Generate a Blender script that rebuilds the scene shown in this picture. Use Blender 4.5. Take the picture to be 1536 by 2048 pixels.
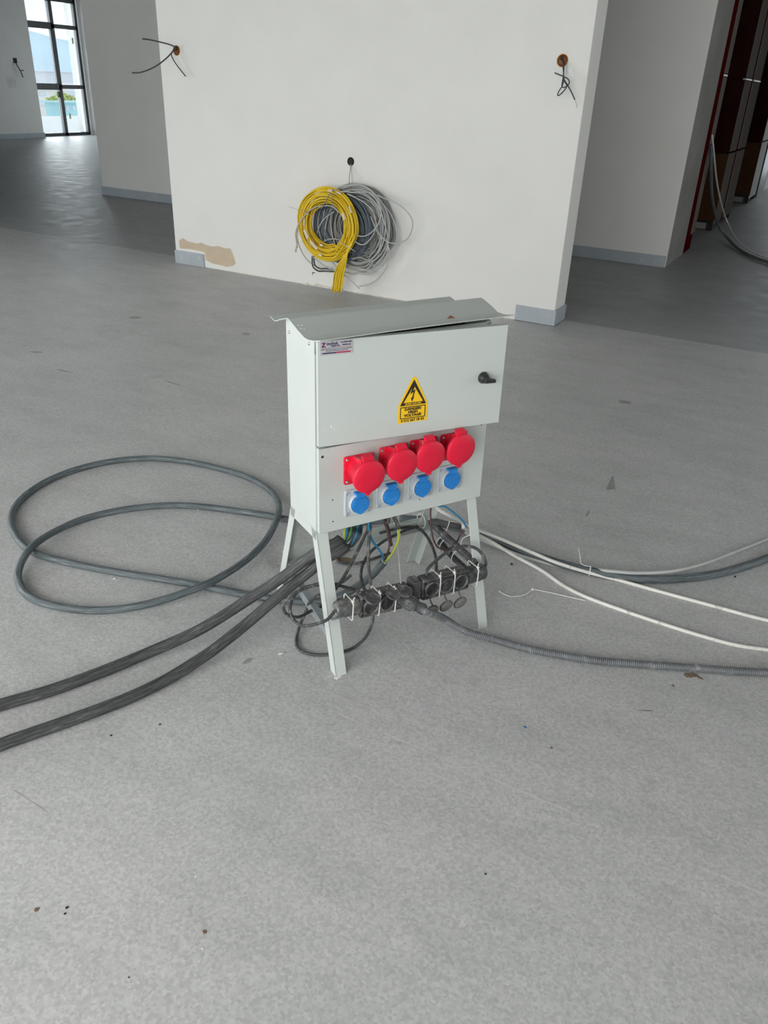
import bpy, math, random
from mathutils import Vector, Matrix
random.seed(7)
for o in list(bpy.data.objects): bpy.data.objects.remove(o)
SC = bpy.context.scene
COL = SC.collection

# ------------------------------------------------------------------ camera
W_PX, H_PX, FPX = 1536, 2048, 1597.58
CAM = Vector((0, 0, 1.5))
PITCH, ROLL, YAW = 0.49325, 0.04256, -0.48426
_f = Vector((math.sin(YAW)*math.cos(PITCH), math.cos(YAW)*math.cos(PITCH), -math.sin(PITCH)))
_r = Vector((math.cos(YAW), -math.sin(YAW), 0)); _u = _r.cross(_f)
CR = _r*math.cos(ROLL) + _u*math.sin(ROLL); CU = -_r*math.sin(ROLL) + _u*math.cos(ROLL); CF = _f
cd = bpy.data.cameras.new('camera'); cam = bpy.data.objects.new('camera', cd); COL.objects.link(cam)
cd.sensor_fit = 'VERTICAL'; cd.sensor_height = 36; cd.lens = FPX/2048*36; cd.clip_end = 3000; cd.clip_start = .05
cm = Matrix((CR, CU, -CF)).transposed().to_4x4(); cm.translation = CAM
cam.matrix_world = cm; SC.camera = cam

# ------------------------------------------------------------------ light and exposure
SC.view_settings.view_transform = 'Standard'; SC.view_settings.look = 'None'
SC.view_settings.exposure = 0.0; SC.view_settings.gamma = 1.0; SC.view_settings.use_curve_mapping = False
SKY = 1.25
P_BACK, P_LEFT, P_FAR, P_RIGHT, P_EAST, P_NORTH = 226, 180, 120, 20, 42, 28
def area(name, loc, size, rot, power, color=(1, 1, 1)):
    l = bpy.data.lights.new(name, 'AREA'); l.shape = 'RECTANGLE'; l.size, l.size_y = size
    l.energy = power; l.color = color
    o = bpy.data.objects.new(name, l); o.location = loc; o.rotation_euler = rot; COL.objects.link(o); return o
R90 = math.pi/2
area('daylight_back_window', (-1.5, -2.5, 1.45), (5.2, 2.5), (R90-.5, 0, 0), P_BACK, (1, .995, .97))
area('added_fill_east', (3.9, 5.0, 1.5), (4.0, 2.2), (R90, 0, R90), P_EAST, (1, .99, .95))  # added unseen fill lamp: lifts the partition's side face and the cabinet door
area('added_fill_north', (-13.2, 16.5, 1.5), (6.5, 2.6), (R90-.8, 0, math.pi), P_NORTH, (.88, .95, 1))  # added hidden lamp, tilted down to brighten the floor at far left
area('daylight_left_window', (-8.3, .3, 1.6), (4.0, 2.2), (R90-.85, 0, -R90), P_LEFT, (.95, .98, 1))
area('daylight_far_window', (-18.15, 15.7, 1.5), (1.6, 2.9), (R90, 0, -R90), P_FAR, (.9, .96, 1))
area('daylight_end_window', (-.2, 19.7, 1.5), (2.2, 2.8), (R90, 0, math.pi), P_RIGHT, (.9, .96, 1))

wd = bpy.data.worlds.new('world'); SC.world = wd; wd.use_nodes = True
nt = wd.node_tree; nt.nodes.clear()
wo = nt.nodes.new('ShaderNodeOutputWorld'); bg = nt.nodes.new('ShaderNodeBackground')
tc = nt.nodes.new('ShaderNodeTexCoord'); nz = nt.nodes.new('ShaderNodeTexNoise'); nz.inputs['Scale'].default_value = 5
mp = nt.nodes.new('ShaderNodeMapping'); mp.inputs['Scale'].default_value = (1, 1, 3)
cr = nt.nodes.new('ShaderNodeValToRGB')
cr.color_ramp.elements[0].position = .35; cr.color_ramp.elements[0].color = (.72, .84, .97, 1)
cr.color_ramp.elements[1].position = .6; cr.color_ramp.elements[1].color = (.9, .95, 1, 1)
nt.links.new(tc.outputs['Generated'], mp.inputs[0]); nt.links.new(mp.outputs[0], nz.inputs['Vector'])
nt.links.new(nz.outputs['Fac'], cr.inputs[0]); nt.links.new(cr.outputs[0], bg.inputs[0])
bg.inputs[1].default_value = SKY; nt.links.new(bg.outputs[0], wo.inputs[0])

# ------------------------------------------------------------------ pixel helpers (points that lie on real planes)
def ray(u, v): return CR*(u-768)/FPX - CU*(v-1024)/FPX + CF
def G(u, v, z=0.0):
    d = ray(u, v); t = (z-CAM.z)/d.z; return CAM + d*t
def PY(u, v, Y):
    d = ray(u, v); t = (Y-CAM.y)/d.y; return CAM + d*t
def PX(u, v, X):
    d = ray(u, v); t = (X-CAM.x)/d.x; return CAM + d*t
# distribution cabinet frame
CO = Vector((-1.0384407, 1.5879210, 0.0))
CM = Matrix(((0.5238540, -0.8516420, -0.0168180), (0.8518009, 0.5236664, 0.0144490), (-0.0034983, -0.0218948, 0.9997542)))
CABM = CM.to_4x4(); CABM.translation = CO
def cabL(u, v, ax, c):            # local point on the local plane axis ax = c
    Mi = CM.transposed(); d = Mi @ ray(u, v); o = Mi @ (CAM-CO); t = (c-o[ax])/d[ax]; return o+d*t
def C(u, v, y): return CO + CM @ cabL(u, v, 1, y)
def CX(u, v, x): return CO + CM @ cabL(u, v, 0, x)
def LW(x, y, z): return CO + CM @ Vector((x, y, z))

# ------------------------------------------------------------------ materials
MATS = {}
def mat(name, col, rough=.6, metal=0, var=0, vscale=8, bump=0, bscale=60, dirt=None, spec=.5, emit=None, coat=0, stretch=None, run=False):
    if name in MATS: return MATS[name]
    m = bpy.data.materials.new(name); m.use_nodes = True; n = m.node_tree; b = n.nodes['Principled BSDF']
    b.inputs['Base Color'].default_value = (*col, 1); b.inputs['Roughness'].default_value = rough
    b.inputs['Metallic'].default_value = metal; b.inputs['Specular IOR Level'].default_value = spec
    b.inputs['Coat Weight'].default_value = coat
    t = n.nodes.new('ShaderNodeTexCoord'); src = t.outputs['Object']
    if run:
        an = n.nodes.new('ShaderNodeAttribute'); an.attribute_name = 'run'; src = an.outputs['Vector']
    if stretch:
        mpn = n.nodes.new('ShaderNodeMapping'); mpn.inputs['Scale'].default_value = stretch
        n.links.new(src, mpn.inputs[0]); src = mpn.outputs[0]
    last = None
    if var:
        z = n.nodes.new('ShaderNodeTexNoise'); z.inputs['Scale'].default_value = vscale; z.inputs['Detail'].default_value = 6
        n.links.new(src, z.inputs['Vector'])
        r = n.nodes.new('ShaderNodeValToRGB'); r.color_ramp.elements[0].position = .3; r.color_ramp.elements[1].position = .7
        r.color_ramp.elements[0].color = (*[max(0, c*(1-var)) for c in col], 1)
        r.color_ramp.elements[1].color = (*[min(1, c*(1+var)) for c in col], 1)
        n.links.new(z.outputs['Fac'], r.inputs[0]); last = r.outputs[0]
    if dirt:                                   # (colour, amount 0..1, scale)
        dc, amt, dsc = dirt
        z = n.nodes.new('ShaderNodeTexNoise'); z.inputs['Scale'].default_value = dsc; z.inputs['Detail'].default_value = 8
        z.inputs['Roughness'].default_value = .65
        n.links.new(src, z.inputs['Vector'])
        r = n.nodes.new('ShaderNodeValToRGB'); r.color_ramp.elements[0].position = .62-.25*amt; r.color_ramp.elements[1].position = .72-.1*amt
        n.links.new(z.outputs['Fac'], r.inputs[0])
        x = n.nodes.new('ShaderNodeMix'); x.data_type = 'RGBA'
        n.links.new(r.outputs[0], x.inputs[0])
        if last: n.links.new(last, x.inputs[6])
        else: x.inputs[6].default_value = (*col, 1)
        x.inputs[7].default_value = (*dc, 1); last = x.outputs[2]
    if last: n.links.new(last, b.inputs['Base Color'])
    if bump:
        z = n.nodes.new('ShaderNodeTexNoise'); z.inputs['Scale'].default_value = bscale; z.inputs['Detail'].default_value = 4
        n.links.new(src, z.inputs['Vector'])
        bu = n.nodes.new('ShaderNodeBump'); bu.inputs['Strength'].default_value = bump; bu.inputs['Distance'].default_value = .003
        n.links.new(z.outputs['Fac'], bu.inputs['Height']); n.links.new(bu.outputs[0], b.inputs['Normal'])
    MATS[name] = m; return m

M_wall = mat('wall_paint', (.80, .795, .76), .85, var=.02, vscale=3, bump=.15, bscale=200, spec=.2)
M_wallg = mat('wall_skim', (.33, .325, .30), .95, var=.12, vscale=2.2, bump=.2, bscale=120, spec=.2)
M_ceil = mat('ceiling_paint', (.30, .30, .29), .9, var=.02)
M_base = mat('baseboard_grey', (.40, .445, .48), .45, var=.04, vscale=5, dirt=((.5, .52, .53), .25, 14))
M_cab = mat('cabinet_paint', (.535, .575, .548), .42, var=.02, vscale=6, bump=.05, bscale=300)
M_cabin = mat('cabinet_inside', (.12, .13, .12), .7, var=.1)
M_gal = mat('galvanised', (.42, .47, .49), .35, .55, var=.12, vscale=40)
M_red = mat('red_plastic', (.72, .012, .045), .38, var=.12, vscale=30, dirt=((.78, .17, .19), .3, 22))
M_redlid = mat('red_lid_plastic', (.74, .006, .040), .45, var=.04, vscale=30)
M_blue = mat('blue_plastic', (.012, .20, .58), .42, var=.08, vscale=30, dirt=((.05, .28, .62), .2, 30))
M_plate = mat('plate_grey_plastic', (.48, .53, .56), .4, var=.05, vscale=30)
M_screw = mat('screw_steel', (.55, .55, .53), .3, .9, var=.1, vscale=100)
M_dark = mat('dark_recess', (.02, .02, .02), .8, var=.1)
M_black = mat('black_plastic', (.018, .019, .02), .4, var=.2, vscale=40)
M_rub = mat('dusty_black_rubber', (.06, .062, .064), .6, var=.3, vscale=25, dirt=((.20, .195, .185), .6, 38), bump=.3, bscale=150)
M_rubin = mat('dusty_socket_face', (.10, .098, .094), .7, var=.35, vscale=80, dirt=((.20, .195, .18), .5, 90))
M_cord = mat('dusty_cord', (.05, .052, .053), .6, var=.3, vscale=40, dirt=((.22, .21, .2), .4, 60))
M_cab1 = mat('thick_cable_black', (.055, .056, .059), .55, var=.6, vscale=24, dirt=((.19, .19, .19), .38, 40), bump=.9, bscale=60, run=True, stretch=(.5, 1, 1))
M_cab2 = mat('thick_cable_grey', (.085, .105, .112), .5, var=.5, vscale=20, dirt=((.22, .25, .265), .45, 30), bump=.5, bscale=40, run=True, stretch=(.5, 1, 1))
M_cond = mat('conduit_grey', (.15, .16, .168), .45, var=.12, vscale=20, dirt=((.30, .31, .31), .2, 30))
M_white = mat('white_cable', (.72, .71, .67), .5, var=.05, vscale=30, dirt=((.45, .44, .41), .2, 40))
M_lgrey = mat('light_grey_cable', (.46, .47, .46), .5, var=.06, vscale=20)
M_mgrey = mat('mid_grey_cable', (.27, .275, .265), .5, var=.08, vscale=20)
M_dgrey = mat('dark_grey_cable', (.12, .15, .18), .5, var=.1, vscale=20)
M_yel = mat('yellow_cable', (.80, .56, .015), .42, var=.06, vscale=20)
M_tape = mat('masking_tape', (.72, .60, .42), .7, var=.08)
M_tie = mat('cable_tie_nylon', (.70, .70, .66), .45, var=.04)
M_wb = mat('blue_wire', (.02, .22, .42), .5, var=.1)
M_wg = mat('green_yellow_wire', (.42, .50, .05), .5, var=.1)
M_wg2 = mat('green_wire', (.10, .32, .08), .5, var=.1)
M_wr = mat('brown_wire', (.10, .045, .05), .5, var=.1)
M_wdk = mat('dark_wire', (.05, .06, .065), .5, var=.2)
M_orange = mat('orange_box', (.45, .16, .012), .5, var=.2, vscale=60)
M_signy = mat('sign_yellow', (.90, .55, .01), .45, var=.02)
M_signb = mat('sign_black', (.018, .012, .01), .5, var=.1)
M_steelp = mat('nameplate_silver', (.50, .49, .51), .4, .2, var=.04, vscale=60)
M_navy = mat('print_navy', (.03, .03, .09), .5, var=.05)
M_crim = mat('print_red', (.42, .02, .07), .5, var=.05)
M_rust = mat('rust', (.25, .12, .06), .8, var=.3, vscale=80)
M_frame = mat('window_frame_dark', (.045, .05, .055), .4, var=.1)
M_primer = mat('red_primer_steel', (.075, .006, .006), 1, var=.15, vscale=10, spec=0)
M_brown = mat('brown_board', (.07, .033, .016), 1, var=.15, vscale=6, spec=0)
M_maroon = mat('maroon_board', (.026, .008, .007), 1, var=.2, vscale=4, spec=0)
M_strip = mat('grey_laminate', (.22, .20, .185), 1, var=.05, vscale=10, spec=0)
M_beige = mat('plaster_beige', (.60, .49, .36), .9, var=.06, vscale=14)
M_scrap = mat('torn_plaster', (.66, .63, .56), .9, var=.15, vscale=30)

def floor_material():
    m = bpy.data.materials.new('vinyl_floor'); m.use_nodes = True; n = m.node_tree; b = n.nodes['Principled BSDF']
    L = n.links.new
    def N(t, **k):
        x = n.nodes.new(t)
        for a, v in k.items(): setattr(x, a, v)
        return x
    def noise(sc, det=4, vec=None, rough=.5):
        z = N('ShaderNodeTexNoise'); z.inputs['Scale'].default_value = sc; z.inputs['Detail'].default_value = det
        z.inputs['Roughness'].default_value = rough; L(vec or g.outputs['Position'], z.inputs['Vector']); return z.outputs['Fac']
    def ramp(fac, a, ca, bb, cb):
        r = N('ShaderNodeValToRGB'); r.color_ramp.elements[0].position = a; r.color_ramp.elements[1].position = bb
        r.color_ramp.elements[0].color = (*ca, 1); r.color_ramp.elements[1].color = (*cb, 1); L(fac, r.inputs[0]); return r.outputs[0]
    def mul(a, c, mode='MULTIPLY', fac=1.0):
        x = N('ShaderNodeMix', data_type='RGBA', blend_type=mode); x.inputs[0].default_value = fac
        L(a, x.inputs[6]); L(c, x.inputs[7]); return x.outputs[2]
    def math_(op, a, bb=None):
        x = N('ShaderNodeMath', operation=op)
        for i, q in enumerate((a, bb)):
            if q is None: continue
            if isinstance(q, (int, float)): x.inputs[i].default_value = q
            else: L(q, x.inputs[i])
        return x.outputs[0]
    g = N('ShaderNodeNewGeometry')
    base = ramp(noise(1.1, 5, rough=.6), .35, (.47, .477, .475), .65, (.52, .52, .518))
    vo = N('ShaderNodeTexVoronoi'); vo.inputs['Scale'].default_value = 160; L(g.outputs['Position'], vo.inputs['Vector'])
    sep = N('ShaderNodeSeparateColor'); L(vo.outputs['Color'], sep.inputs[0])
    fl = ramp(sep.outputs[0], .0, (.86, .86, .87), 1, (1.10, 1.10, 1.09))
    c = mul(base, fl)
    c = mul(c, ramp(noise(95, 3), .3, (.93, .93, .93), .7, (1.05, 1.05, 1.05)))
    # smudges, stretched by mopping
    mp = N('ShaderNodeMapping'); mp.inputs['Scale'].default_value = (1, 2.6, 1); mp.inputs['Rotation'].default_value = (0, 0, .35)
    L(g.outputs['Position'], mp.inputs[0])
    c = mul(c, ramp(noise(2.6, 7, mp.outputs[0], .68), .28, (.88, .885, .88), .55, (1.02, 1.02, 1.02)))
    c = mul(c, ramp(noise(5.5, 6, None, .7), .30, (.86, .87, .86), .40, (1, 1, 1)))
    c = mul(c, ramp(noise(3.6, 4, mp.outputs[0], .6), .62, (1, 1, 1), .75, (1.07, 1.065, 1.03)))
    # 2.2 m rolls laid along X: thin seams, the roll beyond the partition is a darker batch
    sx = N('ShaderNodeSeparateXYZ'); L(g.outputs['Position'], sx.inputs[0])
    yy = math_('SUBTRACT', sx.outputs['Y'], 1.40)
    fr = math_('FRACT', math_('DIVIDE', yy, 2.208))
    d = math_('ABSOLUTE', math_('SUBTRACT', fr, .5))
    seam = math_('GREATER_THAN', d, .4986)
    brk = ramp(noise(4, 4), .42, (0, 0, 0), .55, (1, 1, 1))
    seam = math_('MULTIPLY', seam, brk)
    x = N('ShaderNodeMix', data_type='RGBA'); L(math_('MULTIPLY', seam, .5), x.inputs[0]); L(c, x.inputs[6]); x.inputs[7].default_value = (.62, .62, .60, 1)
    c = x.outputs[2]
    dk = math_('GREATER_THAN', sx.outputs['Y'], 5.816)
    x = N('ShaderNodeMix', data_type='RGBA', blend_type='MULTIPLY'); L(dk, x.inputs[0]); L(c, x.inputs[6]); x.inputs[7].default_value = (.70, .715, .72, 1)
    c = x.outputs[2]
    L(c, b.inputs['Base Color'])
    rr = ramp(noise(6, 5), .3, (.42, .42, .42), .7, (.55, .55, .55))
    L(rr, b.inputs['Roughness']); b.inputs['Specular IOR Level'].default_value = .4
    bu = N('ShaderNodeBump'); bu.inputs['Strength'].default_value = .012; bu.inputs['Distance'].default_value = .002
    L(noise(300, 3), bu.inputs['Height']); L(bu.outputs[0], b.inputs['Normal'])
    return m
M_floor = floor_material()
def glass_material():
    m = bpy.data.materials.new('window_glass'); m.use_nodes = True; n = m.node_tree; n.nodes.clear()
    o = n.nodes.new('ShaderNodeOutputMaterial'); t = n.nodes.new('ShaderNodeBsdfTransparent'); t.inputs[0].default_value = (.96, .98, .98, 1)
    gl = n.nodes.new('ShaderNodeBsdfGlossy'); gl.inputs['Roughness'].default_value = .05
    fr = n.nodes.new('ShaderNodeFresnel'); fr.inputs[0].default_value = 1.3
    x = n.nodes.new('ShaderNodeMixShader'); n.links.new(fr.outputs[0], x.inputs[0]); n.links.new(t.outputs[0], x.inputs[1]); n.links.new(gl.outputs[0], x.inputs[2])
    n.links.new(x.outputs[0], o.inputs[0]); return m
M_glass = glass_material()

# ------------------------------------------------------------------ mesh builder
class MB:
    def __init__(s): s.v = []; s.f = []; s.m = []; s.s = []; s.mats = []; s.uv = {}
    def mi(s, m):
        if m not in s.mats: s.mats.append(m)
        return s.mats.index(m)
    def add(s, vs, fs, m, smooth=False, M=None):
        o = len(s.v); k = s.mi(m)
        s.v += [tuple(M @ Vector(p)) if M else tuple(p) for p in vs]
        for f in fs: s.f.append([o+i for i in f]); s.m.append(k); s.s.append(smooth)
        return s
    def box(s, a, b, m, M=None):
        (x0, y0, z0), (x1, y1, z1) = a, b
        vs = [(x, y, z) for x in (x0, x1) for y in (y0, y1) for z in (z0, z1)]
        fs = [(0, 1, 3, 2), (4, 6, 7, 5), (0, 4, 5, 1), (2, 3, 7, 6), (0, 2, 6, 4), (1, 5, 7, 3)]
        return s.add(vs, fs, m, M=M)
    def hexa(s, lo, hi, m, M=None):       # two quads (4 points each) joined
        vs = list(lo)+list(hi); fs = [(3, 2, 1, 0), (4, 5, 6, 7)] + [(i, (i+1) % 4, 4+(i+1) % 4, 4+i) for i in range(4)]
        return s.add(vs, fs, m, M=M)
    def extr(s, poly, vec, m, M=None, smooth=False):   # planar polygon extruded by vec
        n = len(poly); vec = Vector(vec); vs = [Vector(p) for p in poly]; vs += [p+vec for p in vs]
        fs = [list(range(n))[::-1], [n+i for i in range(n)]] + [(i, (i+1) % n, n+(i+1) % n, n+i) for i in range(n)]
        return s.add(vs, fs, m, M=M)
    def tube(s, pts, r, m, n=10, cap=True, M=None, rfun=None, flat=None):
        pts = [Vector(p) for p in pts]; N = len(pts); T = []
        for i in range(N):
            t = (pts[min(i+1, N-1)]-pts[max(i-1, 0)]); T.append(t.normalized() if t.length > 1e-9 else Vector((0, 0, 1)))
        a = T[0].orthogonal().normalized(); vs = []; fs = []
        if flat is not None: a = (Vector(flat) - T[0]*T[0].dot(Vector(flat))).normalized()
        base_i = len(s.v); ln = 0.0
        for i in range(N):
            if i: ln += (pts[i]-pts[i-1]).length
            for k in range(n): s.uv[base_i+i*n+k] = (ln, k/n)
            a = (a-T[i]*a.dot(T[i]))
            if a.length < 1e-6: a = T[i].orthogonal()
            a.normalize(); b = T[i].cross(a)
            rr = rfun(i, N) if rfun else r
            ra, rb = rr if isinstance(rr, tuple) else (rr, rr)
            for k in range(n):
                an = 2*math.pi*k/n; vs.append(pts[i]+a*ra*math.cos(an)+b*rb*math.sin(an))
        for i in range(N-1):
            for k in range(n):
                k2 = (k+1) % n; fs.append((i*n+k, i*n+k2, (i+1)*n+k2, (i+1)*n+k))
        if cap: fs += [list(range(n))[::-1], [(N-1)*n+k for k in range(n)]]
        return s.add(vs, fs, m, True, M)
    def lathe(s, prof, m, n=32, M=None, smooth=True, a0=0, a1=2*math.pi):   # prof (r, h) around local -Y, h outwards
        vs = []; fs = []; P = len(prof)
        for k in range(n):
            an = a0+(a1-a0)*k/n
            for r, h in prof: vs.append((r*math.cos(an), -h, r*math.sin(an)))
        for k in range(n):
            k2 = (k+1) % n
            for i in range(P-1): fs.append((k*P+i, k2*P+i, k2*P+i+1, k*P+i+1))
        if prof[0][0] > 1e-6: fs.append([k*P for k in range(n)][::-1])
        if prof[-1][0] > 1e-6: fs.append([k*P+P-1 for k in range(n)])
        return s.add(vs, fs, m, smooth, M)
    def build(s, name, parent=None, bevel=0, world=False, seg=2, sub=0, autos=True):
        me = bpy.data.meshes.new(name); me.from_pydata([tuple(v) for v in s.v], [], s.f)
        for m in s.mats: me.materials.append(m)
        for p, k, sm in zip(me.polygons, s.m, s.s): p.material_index = k; p.use_smooth = sm
        if s.uv:
            at = me.attributes.new('run', 'FLOAT_VECTOR', 'POINT')
            for i, (a_, b_) in s.uv.items(): at.data[i].vector = (a_, math.cos(b_*6.2832)*.16, math.sin(b_*6.2832)*.16)
        me.update()
        o = bpy.data.objects.new(name, me); COL.objects.link(o)
        if parent:
            o.parent = parent
            if world: o.matrix_parent_inverse = parent.matrix_world.inverted()
        if bevel:
            bm = o.modifiers.new('bevel', 'BEVEL'); bm.width = bevel; bm.segments = seg; bm.limit_method = 'ANGLE'; bm.angle_limit = math.radians(40)
            bm.harden_normals = False
        return o
def tag(o, label=None, cat=None, group=None, kind=None):
    if label: o['label'] = label
    if cat: o['category'] = cat
    if group: o['group'] = group
    if kind: o['kind'] = kind
    return o
def empty(name, M=None):
    o = bpy.data.objects.new(name, None); COL.objects.link(o); o.empty_display_size = .05
    if isinstance(M, Matrix): o.matrix_world = M
    elif M is not None: o.location = M
    bpy.context.view_layer.update(); return o
def spline(P, step=.012, closed=False):
    P = [Vector(p) for p in P]; out = []; n = len(P); rng = n if closed else n-1
    for i in range(rng):
        if closed: p0, p1, p2, p3 = P[i-1], P[i], P[(i+1) % n], P[(i+2) % n]
        else: p0 = P[max(i-1, 0)]; p1 = P[i]; p2 = P[i+1]; p3 = P[min(i+2, n-1)]
        k = max(2, int((p2-p1).length/step))
        for j in range(k):
            t = j/k; t2 = t*t; t3 = t2*t
            out.append(.5*((2*p1)+(p2-p0)*t+(2*p0-5*p1+4*p2-p3)*t2+(3*p1-p0-3*p2+p3)*t3))
    out.append(P[0] if closed else P[-1]); return out
def reborigin(o):            # put the origin of a mesh thing at the middle of its base
    me = o.data; xs = [v.co for v in me.vertices]
    c = Vector(((min(p.x for p in xs)+max(p.x for p in xs))/2, (min(p.y for p in xs)+max(p.y for p in xs))/2, min(p.z for p in xs)))
    me.transform(Matrix.Translation(-c)); o.location = c; return o
def cable(name, pts, r, m, label, cat='cable', group=None, n=12, step=.012, rfun=None):
    o = MB().tube(spline(pts, step), r, m, n, rfun=rfun).build(name); reborigin(o); tag(o, label, cat, group); return o
def text_mb(mb, txt, size, m, M, extrude=.0002, align='CENTER', bold=0, sx=1):
    cu = bpy.data.curves.new('t', 'FONT'); cu.body = txt; cu.size = size; cu.align_x = align; cu.align_y = 'CENTER'
    cu.extrude = extrude; cu.offset = bold; cu.resolution_u = 3
    ob = bpy.data.objects.new('t', cu); COL.objects.link(ob); dg = bpy.context.evaluated_depsgraph_get()
    me = bpy.data.meshes.new_from_object(ob.evaluated_get(dg))
    S = Matrix(((sx, 0, 0, 0), (0, 0, 1, 0), (0, 1, 0, 0), (0, 0, 0, 1)))     # text x->x, y->z, depth->y
    mb.add([v.co.copy() for v in me.vertices], [list(p.vertices) for p in me.polygons], m, M=M @ S)
    bpy.data.objects.remove(ob); bpy.data.curves.remove(cu); bpy.data.meshes.remove(me)
def T(x, y, z): return Matrix.Translation((x, y, z))

# ================================================================== STRUCTURE
def struct(name, mb, bevel=0, parent=None): 
    o = mb.build(name, parent, bevel)
    if not parent: o['kind'] = 'structure'
    return o
HC = 3.3
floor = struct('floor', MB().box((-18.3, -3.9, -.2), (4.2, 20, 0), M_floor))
struct('ceiling', MB().box((-18.3, -3.9, HC), (4.2, 20, HC+.2), M_ceil))
XL, XR, YF = -5.161, -1.6407, 5.603
struct('wall_front', MB().box((XL, YF, 0), (XR, YF+.232, HC), M_wall), .004)
WB = MB()
WB.box((-8.9715, 8.4097, 0), (-1.4255, 9.33, HC), M_wall)
struct('wall_back', WB, .004)
struct('wall_core', MB().box((-8.95, 9.33, 0), (-2.3, 19.8, HC), M_wall))
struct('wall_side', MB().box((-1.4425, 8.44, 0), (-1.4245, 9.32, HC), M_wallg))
struct('wall_left', MB().box((-18.3, -3.9, 0), (-17.6, 14.84, HC), M_wall).box((-18.3, 14.84, 2.98), (-17.85, 16.7, HC), M_wall))
struct('wall_window_side', MB().box((-18.3, 16.60, 0), (-16.5, 16.9, HC), M_wall).box((-9.9, 16.60, 0), (-8.97, 16.9, HC), M_wall).box((-16.5, 16.60, 2.85), (-9.9, 16.9, HC), M_wall))
# near the camera, out of the frame: the walls the daylight comes through
WN = MB()
WN.box((-8.7, -2.9, 0), (-4.0, -2.7, HC), M_wall).box((1.4, -2.9, 0), (4.2, -2.7, HC), M_wall)
WN.box((-4.0, -2.9, 2.9), (1.4, -2.7, HC), M_wall)
struct('wall_near', WN)
WE = MB().box((-8.7, -2.9, 0), (-8.5, -1.8, HC), M_wall).box((-8.7, 2.4, 0), (-8.5, 5.0, HC), M_wall).box((-8.7, -1.8, 0), (-8.5, 2.4, .45), M_wall).box((-8.7, -1.8, 2.8), (-8.5, 2.4, HC), M_wall)
struct('wall_west', WE)
struct('wall_right', MB().box((4.0, -3.9, 0), (4.2, 3.0, HC), M_wall).box((4.0, 7.0, 0), (4.2, 20, HC), M_wall).box((4.0, 3, 0), (4.2, 7, .4), M_wall).box((4.0, 3, 2.6), (4.2, 7, HC), M_wall))
struct('wall_end', MB().box((-2.3, 19.8, 0), (-1.35, 20, HC), M_wall).box((1.0, 19.8, 0), (4.2, 20, HC), M_wall).box((-1.35, 19.8, 2.9), (1.0, 20, HC), M_wall))

# baseboards
bt = .012
struct('baseboard_front_left', MB().box((XL-.006, YF-bt, .0), (PY(409, 520, YF).x, YF, .112), M_base), .002)
bf = MB().box((PY(1032, 620, YF).x, YF-bt, .004), (XR-.012, YF, .112), M_base)
bf.box((XR-.012, YF-bt-.002, .004), (XR+bt+.002, YF+.03, .113), M_base).box((XR, YF+.03, .004), (XR+bt, YF+.24, .112), M_base)
struct('baseboard_front_right', bf, .002)
struct('baseboard_back', MB().box((-8.985, 8.4097-bt, 0), (-1.428, 8.4097, .108), M_base).box((-8.985, 8.4, 0), (-8.9715, 9.0, .108), M_base), .002)
struct('baseboard_left', MB().box((-17.6, -3.9, 0), (-17.58, 14.85, .11), M_base).box((-17.8, 14.84, 0), (-17.58, 14.865, .11), M_base), .002)

# plaster patch and torn skim along the foot of the partition
def wallpoly(pts, Y, th, m, name, parent, label=None):
    P = [PY(u, v, Y) for u, v in pts]; mb = MB().extr(P, (0, -th, 0), m); o = mb.build(name, parent, .0008); 
    if label: o['label'] = label
    return o
wf = bpy.data.objects['wall_front']
wallpoly([(358, 481), (366, 476), (377, 483), (395, 487), (403, 485), (413, 490), (425, 493), (436, 492), (449, 496), (461, 497), (465, 506), (469, 517), (472, 527), (466, 532), (455, 534), (440, 530), (425, 527), (412, 520), (410, 505), (400, 502), (380, 498), (360, 497)], YF+.001, .0016, M_beige, 'plaster_patch', wf, 'beige bare plaster patch')
def jag(u0, v0, u1, v1, h, n, seed):
    r = random.Random(seed); top = []; bot = []
    for i in range(n+1):
        t = i/n; u = u0+(u1-u0)*t; v = v0+(v1-v0)*t
        top.append((u, v-h*(.3+.9*r.random())*(1 if 0 < i < n else .1))); bot.append((u, v+.6*r.random()))
    return top+bot[::-1]
for (u0, u1, h, s) in ((470, 560, 2.6, 1), (556, 602, 2.2, 2), (602, 690, 6, 3), (690, 800, 2.6, 4), (800, 870, 2.4, 5), (860, 1030, 2, 6)):
    def vb(u): p0 = (353, 526.5); p1 = (1106, 652.5); return p0[1]+(p1[1]-p0[1])*(u-p0[0])/(p1[0]-p0[0])+.6
    wallpoly(jag(u0, vb(u0), u1, vb(u1), h, 14, s), YF-.001, .010, M_scrap, 'torn_plaster', wf, 'torn plaster strip')

# ------------------------------------------------------------------ far window
win = empty('window_1', Vector((-17.95, 15.8, 0))); win['kind'] = 'structure'
def wpart(name, mb, b=.003): o = mb.build(name, win, b, world=True); return o
Xw = -17.9
fr = MB()
Y0w, Ymid, Y1w = 14.86, 15.77, 16.53
fr.box((Xw-.05, Y1w-.05, 0), (Xw+.05, Y1w+.03, 3.0), M_frame)
fr.box((Xw-.05, Ymid-.05, 0), (Xw+.05, Ymid+.05, 3.0), M_frame)
fr.box((Xw-.05, Y0w-.1, 0), (Xw+.05, Y0w-.02, 3.0), M_frame)
for z0, z1 in ((0, .07), (2.9, 3.0)): fr.box((Xw-.05, Y0w, z0), (Xw+.05, Y1w, z1), M_frame)
for zc in (1.10, 2.39):
    fr.box((Xw-.05, Ymid, zc-.045), (Xw+.05, Y1w, zc+.045), M_frame); fr.box((Xw-.05, Y0w, zc-.07), (Xw+.05, Ymid, zc+.07), M_frame)
wpart('window_frame', fr)
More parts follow.
